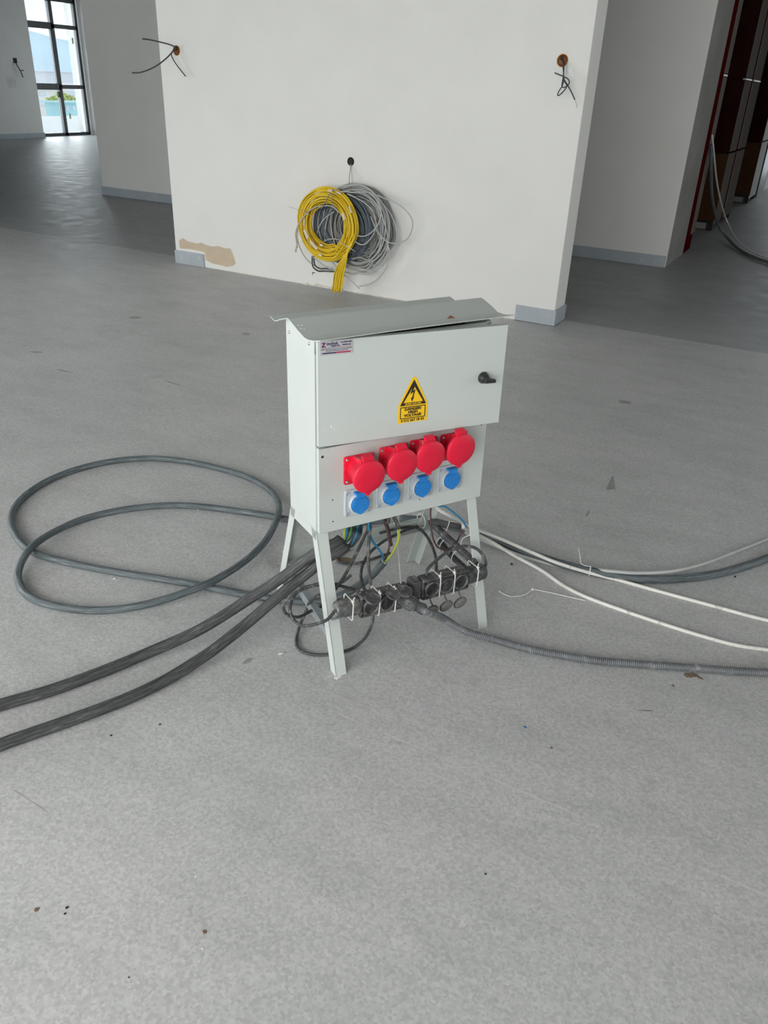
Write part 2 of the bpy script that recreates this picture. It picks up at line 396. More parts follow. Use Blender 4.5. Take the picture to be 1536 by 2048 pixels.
for yy0, yy1 in ((Y0w, Ymid-.05), (Ymid+.05, Y1w-.05)):
    for z0, z1 in ((.07, 1.03), (1.17, 2.32), (2.46, 2.9)):
        wpart('window_pane', MB().box((Xw-.006, yy0, z0), (Xw+.006, yy1, z1), M_glass), 0)
sash = MB()
for z0, z1 in ((1.17, 2.32),):
    sash.box((Xw+.03, Ymid-.10, z0), (Xw+.075, Ymid-.04, z1), M_frame)
wpart('sash_stile', sash)
st = MB()
for (yy, zz) in ((14.98, 1.30), (16.35, 2.05), (15.66, .86), (15.95, .38)):
    st.box((Xw+.006, yy, zz), (Xw+.008, yy+.06, zz+.13), mat('glass_sticker', (.55, .75, .45), .6, var=.3, vscale=60))
wpart('window_sticker', st, 0)
w2 = empty('window_2', Vector((-1.3, -2.8, 0))); w2['kind'] = 'structure'
f2 = MB()
for i in range(5): x = -4.0+i*1.35; f2.box((x-.04, -2.85, 0), (x+.04, -2.77, 2.9), M_frame)
f2.box((-4.0, -2.85, 0), (1.4, -2.77, .07), M_frame).box((-4.0, -2.85, 2.83), (1.4, -2.77, 2.9), M_frame)
f2.build('window_frame', w2, 0, world=True)
w3 = empty('window_3', Vector((-.2, 19.9, 0))); w3['kind'] = 'structure'
f3 = MB()
for x in (-1.35, -.2, .95): f3.box((x-.04, 19.85, 0), (x+.04, 19.93, 2.9), M_frame)
f3.box((-1.35, 19.85, 0), (1, 19.93, .07), M_frame).box((-1.35, 19.85, 2.83), (1, 19.93, 2.9), M_frame); f3.build('window_frame', w3, 0, world=True)

# ------------------------------------------------------------------ outside
M_ground = mat('pale_paving', (.85, .85, .83), .9, var=.05, vscale=.3)
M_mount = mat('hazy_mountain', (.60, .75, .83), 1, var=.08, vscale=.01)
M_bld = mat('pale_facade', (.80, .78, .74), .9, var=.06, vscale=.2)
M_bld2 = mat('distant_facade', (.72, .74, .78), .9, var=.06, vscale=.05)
M_teal = mat('teal_glazing', (.38, .66, .70), .4, var=.1, vscale=.3)
M_leaf = mat('yellow_green_leaves', (.58, .66, .22), .8, var=.25, vscale=1.2)
M_colp = mat('pale_concrete', (.68, .73, .80), .7, var=.08, vscale=1)
struct('terrace_outside', MB().box((-31.5, -5, -.6), (-18.35, 60, -.35), M_ground))
struct('ground_outside', MB().box((-900, -500, -4.3), (-31.5, 1500, -4.0), M_ground))
tag(MB().box((-18.75, 17.02, -.35), (-18.45, 17.35, 3.6), M_colp).build('outer_column', None, .02), 'pale concrete column just outside the right edge of the far window', 'column')
# mountain ridge
mv = []; rnd = random.Random(3); nx = 40
def ridge(name, X, Ya, Yb, hfun, m, dep, label, cat):
    vs = []; fs = []; n = 60
    for i in range(n+1):
        y = Ya+(Yb-Ya)*i/n; h = hfun(y, i)
        vs += [(X+dep, y, -4), (X+dep*.3, y, h*.6), (X, y, h), (X-dep, y, -4)]
    for i in range(n):
        for k in range(3): a = i*4+k; fs.append((a, a+1, a+5, a+4))
    o = MB().add(vs, fs, m, True).build(name); reborigin(o); tag(o, label, cat); return o
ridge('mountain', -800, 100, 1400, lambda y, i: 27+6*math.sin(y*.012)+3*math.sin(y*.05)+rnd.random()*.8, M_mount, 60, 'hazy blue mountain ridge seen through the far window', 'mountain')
def building(name, x0, x1, y0, y1, h, m, label, nwin=3, rows=2):
    e = empty(name, Vector(((x0+x1)/2, (y0+y1)/2, -4))); tag(e, label, 'building')
    MB().box((x0, y0, -4), (x1, y1, h), m).build('wall', e, .0, world=True)
    MB().box((x0-.2, y0-.2, h), (x1+.2, y1+.2, h+.08), m).build('roof', e, 0, world=True)
    for r in range(rows):
        for k in range(nwin):
            yc = y0+(y1-y0)*(k+.5)/nwin; zc = h-.28-r*.62
            MB().box((x1, yc-(y1-y0)*.2/nwin, zc-.13), (x1+.05, yc+(y1-y0)*.2/nwin, zc+.13), M_colp).build('window', e, 0, world=True)
    return e
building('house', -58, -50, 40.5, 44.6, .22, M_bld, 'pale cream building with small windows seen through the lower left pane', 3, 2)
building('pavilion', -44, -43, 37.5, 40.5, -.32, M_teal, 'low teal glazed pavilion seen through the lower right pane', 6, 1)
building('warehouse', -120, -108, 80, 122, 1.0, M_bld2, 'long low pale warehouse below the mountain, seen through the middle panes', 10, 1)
tr = empty('tree', Vector((-46, 40.7, -4.0))); tag(tr, 'yellow-green bushy tree behind the teal pavilion', 'tree')
MB().tube([(-46, 40.7, -4.0), (-46, 40.7, -.4)], .12, M_rust, 8).build('trunk', tr, 0, world=True)
cb = MB(); rnd = random.Random(9)
for i in range(900):
    a = rnd.random()*6.28; rr = rnd.random()**.5; z = rnd.random()
    c = Vector((-46+math.cos(a)*rr*.9, 40.7+math.sin(a)*rr*1.25, -.75+.95*z*(1-.5*rr)))
    d1 = Vector((rnd.uniform(-1, 1), rnd.uniform(-1, 1), rnd.uniform(-1, 1))).normalized()*.13; d2 = d1.orthogonal().normalized()*.08
    cb.add([c-d1, c+d2, c+d1, c-d2], [(0, 1, 2, 3)], M_leaf)
cb.build('crown', tr, 0, world=True)

# ------------------------------------------------------------------ right-hand row of tall panelled frames
XF = -1.43
def frame_unit(name, label, group, y0, y1, strips, face, lowface, zs=.9, post=None):
    e = empty(name, Vector((XF-.25, (y0+y1)/2, 0))); tag(e, label, 'panelled frame', group)
    D = .5
    # front-facing board (towards -Y), two tones with a shadow joint
    MB().box((XF-D, y0, .12), (XF-.002, y0+.03, zs-.01), lowface).build('lower_board', e, .002, world=True)
    MB().box((XF-D, y0, zs+.015), (XF-.002, y0+.03, 1.675), face).build('upper_board', e, .002, world=True)
    MB().box((XF-D, y0, 1.705), (XF-.002, y0+.03, HC-.01), face).build('upper_board', e, .002, world=True)
    MB().box((XF-D, y0+.03, .12), (XF-.03, y1, HC-.01), M_maroon).build('carcass', e, 0, world=True)
    for a, b_, m in strips:
        for z0, z1 in ((.07, zs-.012), (zs+.012, 1.675), (1.705, HC-.01)):
            MB().box((XF-.03, a, z0), (XF, b_, z1), m).build('side_panel', e, .002, world=True)
        MB().box((XF-.03, a, 1.682), (XF+.003, b_, 1.698), mat('pale_joint', (.62, .6, .57), .4, var=.05)).build('joint_strip', e, 0, world=True)
    for fy in (y0+.03, y1-.05):
        MB().box((XF-.06, fy, 0), (XF-.01, fy+.06, .12), M_dark).build('foot', e, .002, world=True)
        MB().box((XF-D, fy, 0), (XF-D+.05, fy+.06, .12), M_dark).build('foot', e, .002, world=True)
    MB().box((XF-.40, y0+.05, .01), (XF-.09, y0+.07, .085), mat('white_packer', (.30, .28, .27), .6, var=.1)).build('packing_board', e, .002, world=True)
    return e
e1 = empty('steel_post', Vector((XF-.1, 9.45, 0))); tag(e1, 'red primed steel post standing at the end of the grey side wall', 'post')
MB().box((XF-.08, 9.34, .0), (XF+.006, 9.57, HC-.01), M_primer).build('flange', e1, .003, world=True)
MB().box((XF-.03, 9.575, .16), (XF+.002, 9.86, 1.675), M_strip).box((XF-.03, 9.575, 1.705), (XF+.002, 9.86, HC-.01), M_strip).build('side_panel', e1, .002, world=True)
MB().box((XF-.08, 9.50, 0), (XF+.004, 9.74, .15), M_primer).build('foot', e1, .003, world=True)
MB().box((XF-.03, 9.575, 1.682), (XF+.003, 9.86, 1.698), mat('pale_joint', (.62, .6, .57), .4)).build('joint_strip', e1, 0, world=True)
frame_unit('panelled_frame', 'tall dark red and brown panelled frame with two grey side strips, nearest the red post', 'panelled frames', 11.27, 12.8, ((11.31, 11.88, M_strip), (12.1, 12.78, M_strip)), M_maroon, M_brown)
bpy.context.view_layer.update()
MB().box((XF-.03, 11.9, .05), (XF-.012, 12.08, HC-.01), M_primer).build('steel_infill', bpy.data.objects['panelled_frame'], 0, world=True)
frame_unit('panelled_frame', 'tall brown panelled frame with a pale side, farther along the row', 'panelled frames', 14.8, 15.7, ((14.83, 15.68, M_wall),), M_maroon, M_brown)
struct('trim_1', MB().box((XF-.5, 15.95, 0), (XF+.0, 16.9, HC-.01), M_frame))
struct('wall_far_right', MB().box((XF-.5, 17.2, 0), (XF-.02, 19.8, HC), M_wall))

# ================================================================== DISTRIBUTION CABINET
cab = empty('distribution_cabinet', CABM)
tag(cab, 'grey-green steel power distribution cabinet on four splayed legs in mid floor', 'electrical cabinet')
def part(name, mb, parent=cab, bevel=.001, label=None, seg=2):
    o = mb.build(name, parent, bevel, seg=seg)
    if label: o['label'] = label
    return o
w, dp, zb, zt = .5346, .174, .412, .942
th = .0018
b = MB()
# open-fronted carcass: left and right sides with sloping tops, back, floor plate, front rim
for x0 in (0, w-th*1.2):
    b.extr([(x0, 0.0, zb), (x0, dp, zb), (x0, dp, .955), (x0, .115, .962), (x0, 0.0, .938)], (th*1.2, 0, 0), M_cab)
b.box((0, dp-th, zb), (w, dp, .953), M_cab)
b.box((0, 0, zb), (w, dp, zb+th), M_cab)
b.box((0, 0, zb), (.016, th, .938), M_cab).box((w-.016, 0, zb), (w, th, .938), M_cab)
b.box((.0, 0, .905), (w, th, .936), M_cab)
b.box((.005, .12, zb+.01), (w-.005, .122, .93), M_cabin)
part('body', b, bevel=.0008)
part('mounting_plate', MB().box((.03, .09, .44), (w-.03, .093, .90), M_cabin), bevel=0)
# screws in the left side
for (yy, zz) in ((.152, .925), (.03, .925)):
    part('screw', MB().lathe([(.0045, 0), (.0045, .001), (.003, .0022), (0, .0024)], M_screw, 12, M=T(0, yy, zz) @ Matrix.Rotation(-R90, 4, 'Z')), bevel=0)
# roof: folded sheet lofted between a left and a right profile
def roof():
    Lp = [(.232, .951), (.203, .9455), (.195, .9465), (.165, .957), (.118, .971), (.106, .970), (.06, .957), (.015, .946), (.0, .9435), (-.02, .946), (-.052, .9535)]
    Rp = [(.222, .959), (.193, .9525), (.186, .9535), (.155, .963), (.108, .976), (.096, .975), (.055, .964), (.024, .953), (.006, .951), (-.012, .953), (-.036, .957)]
    x0, x1 = -.02, .572; n = 14; mb = MB(); vs = []; fs = []; P = len(Lp)
    # the back lip on the right is cut back a little
    for side in (0, 1):
        for i in range(n+1):
            t = i/n; x = x0+(x1-x0)*t
            for j, (l, r) in enumerate(zip(Lp, Rp)):
                y = l[0]+(r[0]-l[0])*t; z = l[1]+(r[1]-l[1])*t
                z += .0015*math.sin(t*math.pi*1.0)*(1 if j > 7 else 0)
                xx = x-(.028*t if j <= 1 else 0)+(.006*t*(j-7) if j > 7 else 0)+( .012*(1-t)*(j-7)/3 if j > 7 else 0)
                vs.append((xx, y, z-(th*1.1 if side else 0)))
    S = (n+1)*P
    for i in range(n):
        for j in range(P-1):
            a = i*P+j; fs.append((a, a+P, a+P+1, a+1)); fs.append((S+a, S+a+1, S+a+P+1, S+a+P))
    for i in range(n):
        for j in (0, P-1):
            a = i*P+j; fs.append((a, S+a, S+a+P, a+P) if j == 0 else (a, a+P, S+a+P, S+a))
    for j in range(P-1):
        a = j; fs.append((a, a+1, S+a+1, S+a)); a = n*P+j; fs.append((a, S+a, S+a+1, a+1))
    mb.add(vs, fs, M_cab); return mb
ro = part('roof', roof(), bevel=0)
sc = cabL(903, 637, 1, -.025)
rs = MB().extr([(sc.x-.012, -.022, sc.z+.0), (sc.x+.012, -.024, sc.z-.0005), (sc.x+.006, -.01, sc.z+.004)], (0, 0, .0008), M_rust); part('rust_spot', rs, ro, 0, 'rusty chipped spot')
for (u, v) in ((597, 651), (602, 657), (604, 650), (609, 658)):
    q = cabL(u, v, 1, .03); ch = MB(); ch.lathe([(.0028, 0), (.0022, .0006), (0, .0008)], M_white, 7, M=T(q.x, q.y, q.z+.0) @ Matrix.Rotation(-R90, 4, 'X')); part('paint_chip', ch, ro, 0, 'white paint chip')
# upper door, ajar about five degrees, hinged on the left
TH = math.radians(5.2)
DM = T(.002, -.004, 0) @ Matrix.Rotation(-TH, 4, 'Z')
DW, dz0, dz1, dth = .540, .666, .9435, .017
def Dp(u, v):          # pixel on the door's front face -> door coordinates (x, z)
    N = CABM @ DM; R3 = N.to_3x3().transposed(); d = R3 @ ray(u, v); o = R3 @ (CAM-N.translation); t = (-dth-o.y)/d.y; q = o+d*t; return q.x, q.z
dr = MB().box((0, -dth, dz0), (DW, -dth+th, dz1), M_cab, DM)
dr.box((0, -dth, dz0), (th, 0, dz1), M_cab, DM).box((DW-th, -dth, dz0), (DW, 0, dz1), M_cab, DM)
dr.box((0, -dth, dz1-th), (DW, 0, dz1), M_cab, DM).box((0, -dth, dz0), (DW, 0, dz0+th), M_cab, DM)
door = part('door', dr, bevel=.0014)
# door latch
hx, hz = Dp(966, 755)
kn = MB().lathe([(.0165, 0), (.0165, .003), (.014, .008), (.012, .016), (.0105, .018), (0, .0185)], M_black, 24, M=DM @ T(hx, -dth, hz))
kn.hexa([(hx-.008, -dth-.016, hz-.008), (hx-.008, -dth-.030, hz-.008), (hx-.008, -dth-.030, hz+.008), (hx-.008, -dth-.016, hz+.008)],
        [(hx+.026, -dth-.018, hz-.010), (hx+.026, -dth-.027, hz-.010), (hx+.026, -dth-.027, hz-.001), (hx+.026, -dth-.018, hz-.001)], M_black, DM)
part('latch_handle', kn, door, .0015, 'black turn handle')
# nameplate
nx0, nz1 = Dp(637, 682); nx1, _ = Dp(706, 680); _, nz0 = Dp(637, 712)
nx0 = max(nx0, .004); NW = nx1-nx0; NH = nz1-nz0
nz1 = min(nz1, dz1-.001); 
np_ = MB().box((nx0, -dth-.0008, nz0), (nx1, -dth, nz1), M_steelp, DM)
NP = DM @ T(nx0, -dth-.0011, nz0)
text_mb(np_, 'Z', NH*.40, M_crim, NP @ T(NW*.115, 0, NH*.68), bold=.0007)
text_mb(np_, 'Z', NH*.40, M_navy, NP @ T(NW*.10, -.0002, NH*.69), bold=.0002)
text_mb(np_, 'zeybek', NH*.30, M_navy, NP @ T(NW*.37, 0, NH*.76), bold=.0002)
text_mb(np_, 'GRUP LTD', NH*.13, M_navy, NP @ T(NW*.47, 0, NH*.585), bold=.0002)
text_mb(np_, 'A.G ELEKTRİK', NH*.125, M_navy, NP @ T(NW*.79, 0, NH*.80), bold=.0002)
text_mb(np_, 'PANOLARI', NH*.125, M_navy, NP @ T(NW*.80, 0, NH*.62), bold=.0002)
np_.box((NW*.04, 0, NH*.485), (NW*.5, .0003, NH*.50), M_navy, NP).box((NW*.5, 0, NH*.485), (NW*.97, .0003, NH*.50), M_crim, NP)
text_mb(np_, '1203/1 Sokak Ostim Sanayi Cad. No: 12 Ostim / ANKARA', NH*.092, M_navy, NP @ T(NW*.5, 0, NH*.385))
text_mb(np_, 'Tel: 0.312 267 18 43 Fax: 0.312 267 17 48', NH*.092, M_navy, NP @ T(NW*.5, 0, NH*.265))
np_.box((NW*.07, 0, NH*.09), (NW*.48, .0003, NH*.175), M_navy, NP).box((NW*.48, 0, NH*.09), (NW*.93, .0003, NH*.175), M_crim, NP)
part('nameplate', np_, door, 0, 'silver maker nameplate with blue and red print')
# warning sign
ax, az = Dp(830.5, 754); bl, bz = Dp(795, 847); brx, brz = Dp(853, 840); ml, mz = Dp(799, 812)
sxc = (bl+brx)/2; SWd = brx-bl; z0 = (bz+brz)/2; zm = mz; z1 = az; hw = SWd/2
SM = DM @ T(sxc, -dth-.0004, 0)
sg = MB().extr([(-hw, 0, z0), (hw, 0, z0), (hw, 0, zm+.002), (hw*.93, 0, zm+.006), (hw*.13, 0, z1-.001), (0, 0, z1+.001), (-hw*.13, 0, z1-.001), (-hw*.93, 0, zm+.006), (-hw, 0, zm+.002)], (0, -.0004, 0), M_signy, SM)
SM2 = DM @ T(sxc, -dth-.0010, 0); ty0 = zm-.001; tt = z1-.006; ho = hw*.89
def tri(mb, a, bb):     # ring between two triangles
    for i in range(3):
        p, q, p2, q2 = a[i], a[(i+1) % 3], bb[i], bb[(i+1) % 3]
        mb.extr([(p[0], 0, p[1]), (q[0], 0, q[1]), (q2[0], 0, q2[1]), (p2[0], 0, p2[1])], (0, -.0003, 0), M_signb, SM2)
tri(sg, [(-ho, ty0), (ho, ty0), (0, tt)], [(-ho*.76, ty0+.0075), (ho*.76, ty0+.0075), (0, tt-.016)])
H_ = tt-ty0; bx = lambda x, z: (x*ho, 0, ty0+z*H_)
for poly in ([bx(-.06, .75), bx(.08, .75), bx(-.10, .50), bx(-.22, .50)], [bx(-.24, .43), bx(-.20, .52), bx(.10, .56), bx(.12, .60)], [bx(.12, .60), bx(.02, .60), bx(-.10, .30), bx(-.02, .30)], [bx(-.20, .28), bx(.06, .33), bx(-.10, .14)]):
    sg.extr(poly, (0, -.0003, 0), M_signb, SM2)
text_mb(sg, 'ZEYBEK ELEKTRİK', .0056, M_signy, DM @ T(sxc, -dth-.0016, ty0+.0037), bold=.0001, sx=1.05)
rz0, rz1 = z0+(zm-z0)*.23, zm-.0045; rw = hw*.86; bt_ = .0022
for a_, b_ in (((-rw, rz0), (rw, rz0+bt_)), ((-rw, rz1-bt_), (rw, rz1)), ((-rw, rz0), (-rw+bt_, rz1)), ((rw-bt_, rz0), (rw, rz1))):
    sg.box((a_[0], -.0003, a_[1]), (b_[0], 0, b_[1]), M_signb, SM2)
hh = rz1-rz0
for t_, k in (('DANGER!', .78), ('HIGH', .52), ('VOLTAGE', .25)):
    text_mb(sg, t_, hh*.30, M_signb, DM @ T(sxc, -dth-.0012, rz0+hh*k), bold=.00045, sx=1.15)
text_mb(sg, '0 312 267 18 43', hh*.27, M_signb, DM @ T(sxc, -dth-.0012, (z0+rz0)/2), bold=.0003, sx=1.15)
part('warning_sign', sg, door, 0, 'yellow high voltage warning sticker')
pc = MB()
for (u, v, r_) in ((664, 854, .0035), (669, 857, .0022), (931, 786, .0016), (651, 860, .002)):
    px_, pz_ = Dp(u, v); part('paint_chip', MB().lathe([(r_, 0), (r_*.8, .0006), (0, .0008)], M_white, 8, M=DM @ T(px_, -dth, pz_)), door, 0, 'white paint chip')
# lower socket panel
lp = MB().box((.003, -.016, .409), (w+.004, -.016+th, .659), M_cab)
lp.box((.003, -.016, .409), (.003+th, 0, .659), M_cab).box((w+.004-th, -.016, .409), (w+.004, 0, .659), M_cab).box((.003, -.016, .409), (w+.004, 0, .409+th), M_cab)
lp.box((.003, -.016, .659-th), (w+.004, 0, .659), M_cab)
panel = part('socket_panel', lp, bevel=.0014)
for (u, v, r_) in ((645, 914, .004), (963, 849, .003), (665, 1000, .0022), (666, 1043, .0022), (839, 999, .002)):
    q = cabL(u, v, 1, -.016); part('panel_hole', MB().lathe([(r_, 0), (r_*.7, .0006), (0, .0007)], M_dark, 10, M=T(q.x, -.016, q.z)), panel, 0)
# red sockets
def rrect(w2_, h2_, r, n=5):
    out = []
    for cx_, cz_, a0 in ((w2_-r, h2_-r, 0), (-w2_+r, h2_-r, 90), (-w2_+r, -h2_+r, 180), (w2_-r, -h2_+r, 270)):
        for k in range(n+1):
            a_ = math.radians(a0+90*k/n); out.append((cx_+r*math.cos(a_), cz_+r*math.sin(a_)))
    return out
yp = -.016
def screw_mb(mb, x, z, y, r=.0042): mb.lathe([(r, 0), (r, .0012), (r*.7, .0026), (r*.35, .0028), (r*.3, .0018), (0, .0018)], M_screw, 14, M=T(x, y, z))
red_x = [(688+742)/2, 0, 0, 0]
for i, (u, v, lu, lv) in enumerate(((716, 936, 735, 951), (785, 917, 801, 928), (845, 903, 857, 911), (905, 891, 918, 897))):
    q = cabL(u, v, 1, yp); cx_, cz_ = q.x, q.z
    fl = MB().extr([(cx_+a_, yp, cz_+c_) for a_, c_ in rrect(.0445, .0405, .006)], (0, -.006, 0), M_red)
    # flared barrel leaning towards its lid
    l = cabL(lu, lv, 1, yp-.058); off = Vector((l.x-cx_, 0, l.z-cz_))
    prof = [(.035, 0), (.0355, .010), (.0375, .03), (.041, .050), (.0425, .056)]
    vs = []; fs = []; n = 36; P = len(prof)
    for k in range(n):
        a_ = 2*math.pi*k/n
        for r_, h_ in prof: s_ = h_/.056; vs.append((cx_+off.x*s_+r_*math.cos(a_), yp-.005-h_, cz_+off.z*s_+r_*math.sin(a_)))
    for k in range(n):
        k2 = (k+1) % n
        for j in range(P-1): fs.append((k*P+j, k2*P+j, k2*P+j+1, k*P+j+1))
    fl.add(vs, fs, M_red, True)
    # shoulders and raised key rib on top of the barrel
    for sx_ in (-.016, .016):
        fl.hexa([(cx_+sx_-.003, yp-.005, cz_+.040), (cx_+sx_+.003, yp-.005, cz_+.040), (cx_+sx_+.003, yp-.005, cz_+.020), (cx_+sx_-.003, yp-.005, cz_+.020)],
                [(l.x+sx_-.003, yp-.056, l.z+.046), (l.x+sx_+.003, yp-.056, l.z+.046), (l.x+sx_+.003, yp-.056, l.z+.03), (l.x+sx_-.003, yp-.056, l.z+.03)], M_red)
    fl.hexa([(cx_-.014, yp-.005, cz_+.0385), (cx_+.014, yp-.005, cz_+.0385), (cx_+.014, yp-.005, cz_+.02), (cx_-.014, yp-.005, cz_+.02)],
            [(l.x-.012, yp-.05, l.z+.0405), (l.x+.012, yp-.05, l.z+.0405), (l.x+.012, yp-.05, l.z+.03), (l.x-.012, yp-.05, l.z+.03)], M_red)
    so = part('red_socket', fl, cab, .001, 'red five-pin industrial socket')
    LM = T(l.x, yp-.060, l.z) @ Matrix.Rotation(math.radians(4), 4, 'X')
    ld = MB().lathe([(.0455, 0), (.0468, .003), (.0468, .009), (.044, .0115), (.020, .0125), (0, .0125)], M_redlid, 40, M=LM)
    ld.extr([(-.012, 0, -.042), (.012, 0, -.042), (.005, 0, -.055), (-.005, 0, -.055)], (0, -.009, 0), M_redlid, LM)
    ld.hexa([(-.017, 0, .036), (.017, 0, .036), (.017, -.010, .036), (-.017, -.010, .036)], [(-.015, .016, .056), (.015, .016, .056), (.015, .004, .054), (-.015, .004, .054)], M_redlid, LM)
    ld.extr([(a_*.9, -.0125, c_*.9) for a_, c_ in rrect(.012, .009, .001, 1)], (0, -.0005, 0), M_redlid, LM)
    part('socket_lid', ld, so, .001)
    for a_, c_ in ((-1, 1), (-1, -1), (1, 1), (1, -1)):
        m_ = MB(); screw_mb(m_, cx_+a_*.036, cz_+c_*.032, yp-.006); part('screw', m_, so, 0)
# blue sockets
for i, (u, v) in enumerate(((715, 1002), (777.5, 985.5), (839.5, 969.5), (898, 954))):
    q = cabL(u, v, 1, yp); cx_, cz_ = q.x, q.z
    pb = MB().extr([(cx_+a_, yp, cz_+c_) for a_, c_ in rrect(.0425, .0405, .008)], (0, -.005, 0), M_plate)
    for a_, b_, z0_, z1_ in ((-.0425+.004, .0425-.004, .037, .039), (-.0385, .0385, -.039, -.037)): pb.box((cx_+a_, yp-.0065, cz_+z0_), (cx_+b_, yp-.004, cz_+z1_), M_plate)
    for x_ in (-.0405, .0385): pb.box((cx_+x_, yp-.0065, cz_-.034), (cx_+x_+.002, yp-.004, cz_+.034), M_plate)
    pb.lathe([(.031, .0), (.031, .006), (.0295, .012), (.027, .012), (.0265, .008)], M_plate, 32, M=T(cx_, yp-.004, cz_-.002))
    so = part('blue_socket', pb, cab, .0012, 'grey plate socket with blue flap lid')
    LM = T(cx_, yp-.015, cz_-.002)
    lid = []
    for k in range(33):
        a_ = math.radians(-245+310*k/32)
        if k == 16: lid.append((0, -.0305)); 
        elif k in (15, 17): lid.append((-.009 if k == 15 else .009, -.0262))
        else: lid.append((.0262*math.cos(a_), .0262*math.sin(a_)))
    lid = [(.0135, .036), (-.0135, .036)] + [(-.0125, .0255)] + [p for p in lid[1:-1]] + [(.0125, .0255)]
    lb = MB().extr([(a_, 0, c_) for a_, c_ in lid], (0, -.006, 0), M_blue, LM)
    lb.extr([(a_*.92, -.006, c_*.92-.001) for a_, c_ in lid[3:-1]], (0, -.0018, 0), M_blue, LM)
    lb.box((-.0155, -.004, .030), (.0155, .010, .036), M_blue, LM)
    part('socket_lid', lb, so, .001, 'blue flap lid')
    for a_, c_ in ((-1, 1), (-1, -1), (1, 1), (1, -1)):
        m_ = MB(); m_.lathe([(.0065, 0), (.0065, .0015), (.0052, .002), (.005, .001), (0, .001)], M_plate, 16, M=T(cx_+a_*.034, yp-.005, cz_+c_*.0315)); m_.lathe([(.004, 0), (.0038, .0014), (.0015, .0015), (0, .0008)], M_screw, 14, M=T(cx_+a_*.034, yp-.005, cz_+c_*.0315))
        part('screw', m_, so, 0)
# legs: L-section, splayed front and back
lw, lt = .034, .003
def zfloor(x, y):      # local z of the floor under a local (x, y)
    k = CM @ Vector((0, 0, 1)); base = CM @ Vector((x, y, 0)); return -(base.z+CO.z)/k.z
yfl, ybl = -.124, dp+.146
def leg(xo, sx, ytop, yfoot, sy, name='leg'):
    # corner line from (xo, ytop, zb) to (xo, yfoot, floor); flanges go inwards along x (sx) and along y (-sy)
    zf = zfloor(xo, yfoot)
    mb = MB()
    t0 = Vector((xo, ytop, zb+.0)); f0 = Vector((xo, yfoot, zf))
    X = Vector((sx, 0, 0)); Yv = Vector((0, -sy, 0))
    def bar(u_, v_, wd, tk):
        lo = [f0, f0+u_*wd, f0+u_*wd+v_*tk, f0+v_*tk]; hi = [t0, t0+u_*wd, t0+u_*wd+v_*tk, t0+v_*tk]
        mb.hexa(lo, hi, M_cab)
    bar(X, Yv, lw, lt); bar(Yv, X, lw, lt)
    return part(name, mb, cab, .0008)
leg(0.0, 1, .0, yfl, -1); leg(w, -1, .0, yfl, -1); leg(0.0, 1, dp, ybl, 1); leg(w, -1, dp, ybl, 1)
# base rail that the legs are welded to, with corner gussets
for x0, x1 in ((0, lt), (w-lt, w)):
    part('base_rail', MB().extr([(x0, 0, zb), (x0, dp, zb), (x0, dp, zb-.030), (x0, dp-.03, zb-.030), (x0, .03, zb-.030), (x0, 0, zb-.03)], (x1-x0, 0, 0), M_cab), cab, .0005)
part('base_rail', MB().box((.0, dp-lt, zb-.03), (w, dp, zb), M_cab), cab, .0005)
# cross bars
def yl(z, front=True): f_ = (zb-z)/zb; return (yfl*f_) if front else dp+(ybl-dp)*f_
def angle_bar(p, q, m, name='cross_bar', wd=.028):
    p, q = Vector(p), Vector(q); d = (q-p).normalized(); up = Vector((0, 0, 1)); s_ = d.cross(up).normalized()
    mb = MB()
    def bar(u_, v_, a_, c_): mb.hexa([p, p+u_*a_, p+u_*a_+v_*c_, p+v_*c_], [q, q+u_*a_, q+u_*a_+v_*c_, q+v_*c_], m)
    bar(up, s_, wd, .003); bar(s_, up, wd, .003); return part(name, mb, cab, .0006)
angle_bar((.006, yl(.18, False)+.004, .180), (w-.006, yl(.18, False)+.004, .180), M_cab, wd=.035)
angle_bar((w-.008, yl(.175)+.006, .172), (w-.008, yl(.175, False)-.006, .175), M_gal, wd=.03)
angle_bar((.006, yl(.17)+.014, .165), (w-.006, yl(.17)+.014, .165), M_gal, wd=.026)
a1 = cabL(651, 1258, 0, .008); a2 = cabL(583, 1152, 0, .008)
p_, q_ = a1, a2; d_ = (q_-p_).normalized(); up_ = Vector((0, 0, 1))
bb_ = MB().hexa([p_, p_+up_*-.026, p_+up_*-.026+Vector((.003, 0, 0)), p_+Vector((.003, 0, 0))], [q_, q_+up_*-.026, q_+up_*-.026+Vector((.003, 0, 0)), q_+Vector((.003, 0, 0))], M_gal)
bb_.hexa([p_, p_+Vector((.02, 0, 0)), p_+Vector((.02, 0, .003)), p_+Vector((0, 0, .003))], [q_, q_+Vector((.02, 0, 0)), q_+Vector((.02, 0, .003)), q_+Vector((0, 0, .003))], M_gal)
part('cross_bar', bb_, cab, .0006, 'galvanised left cross bar')

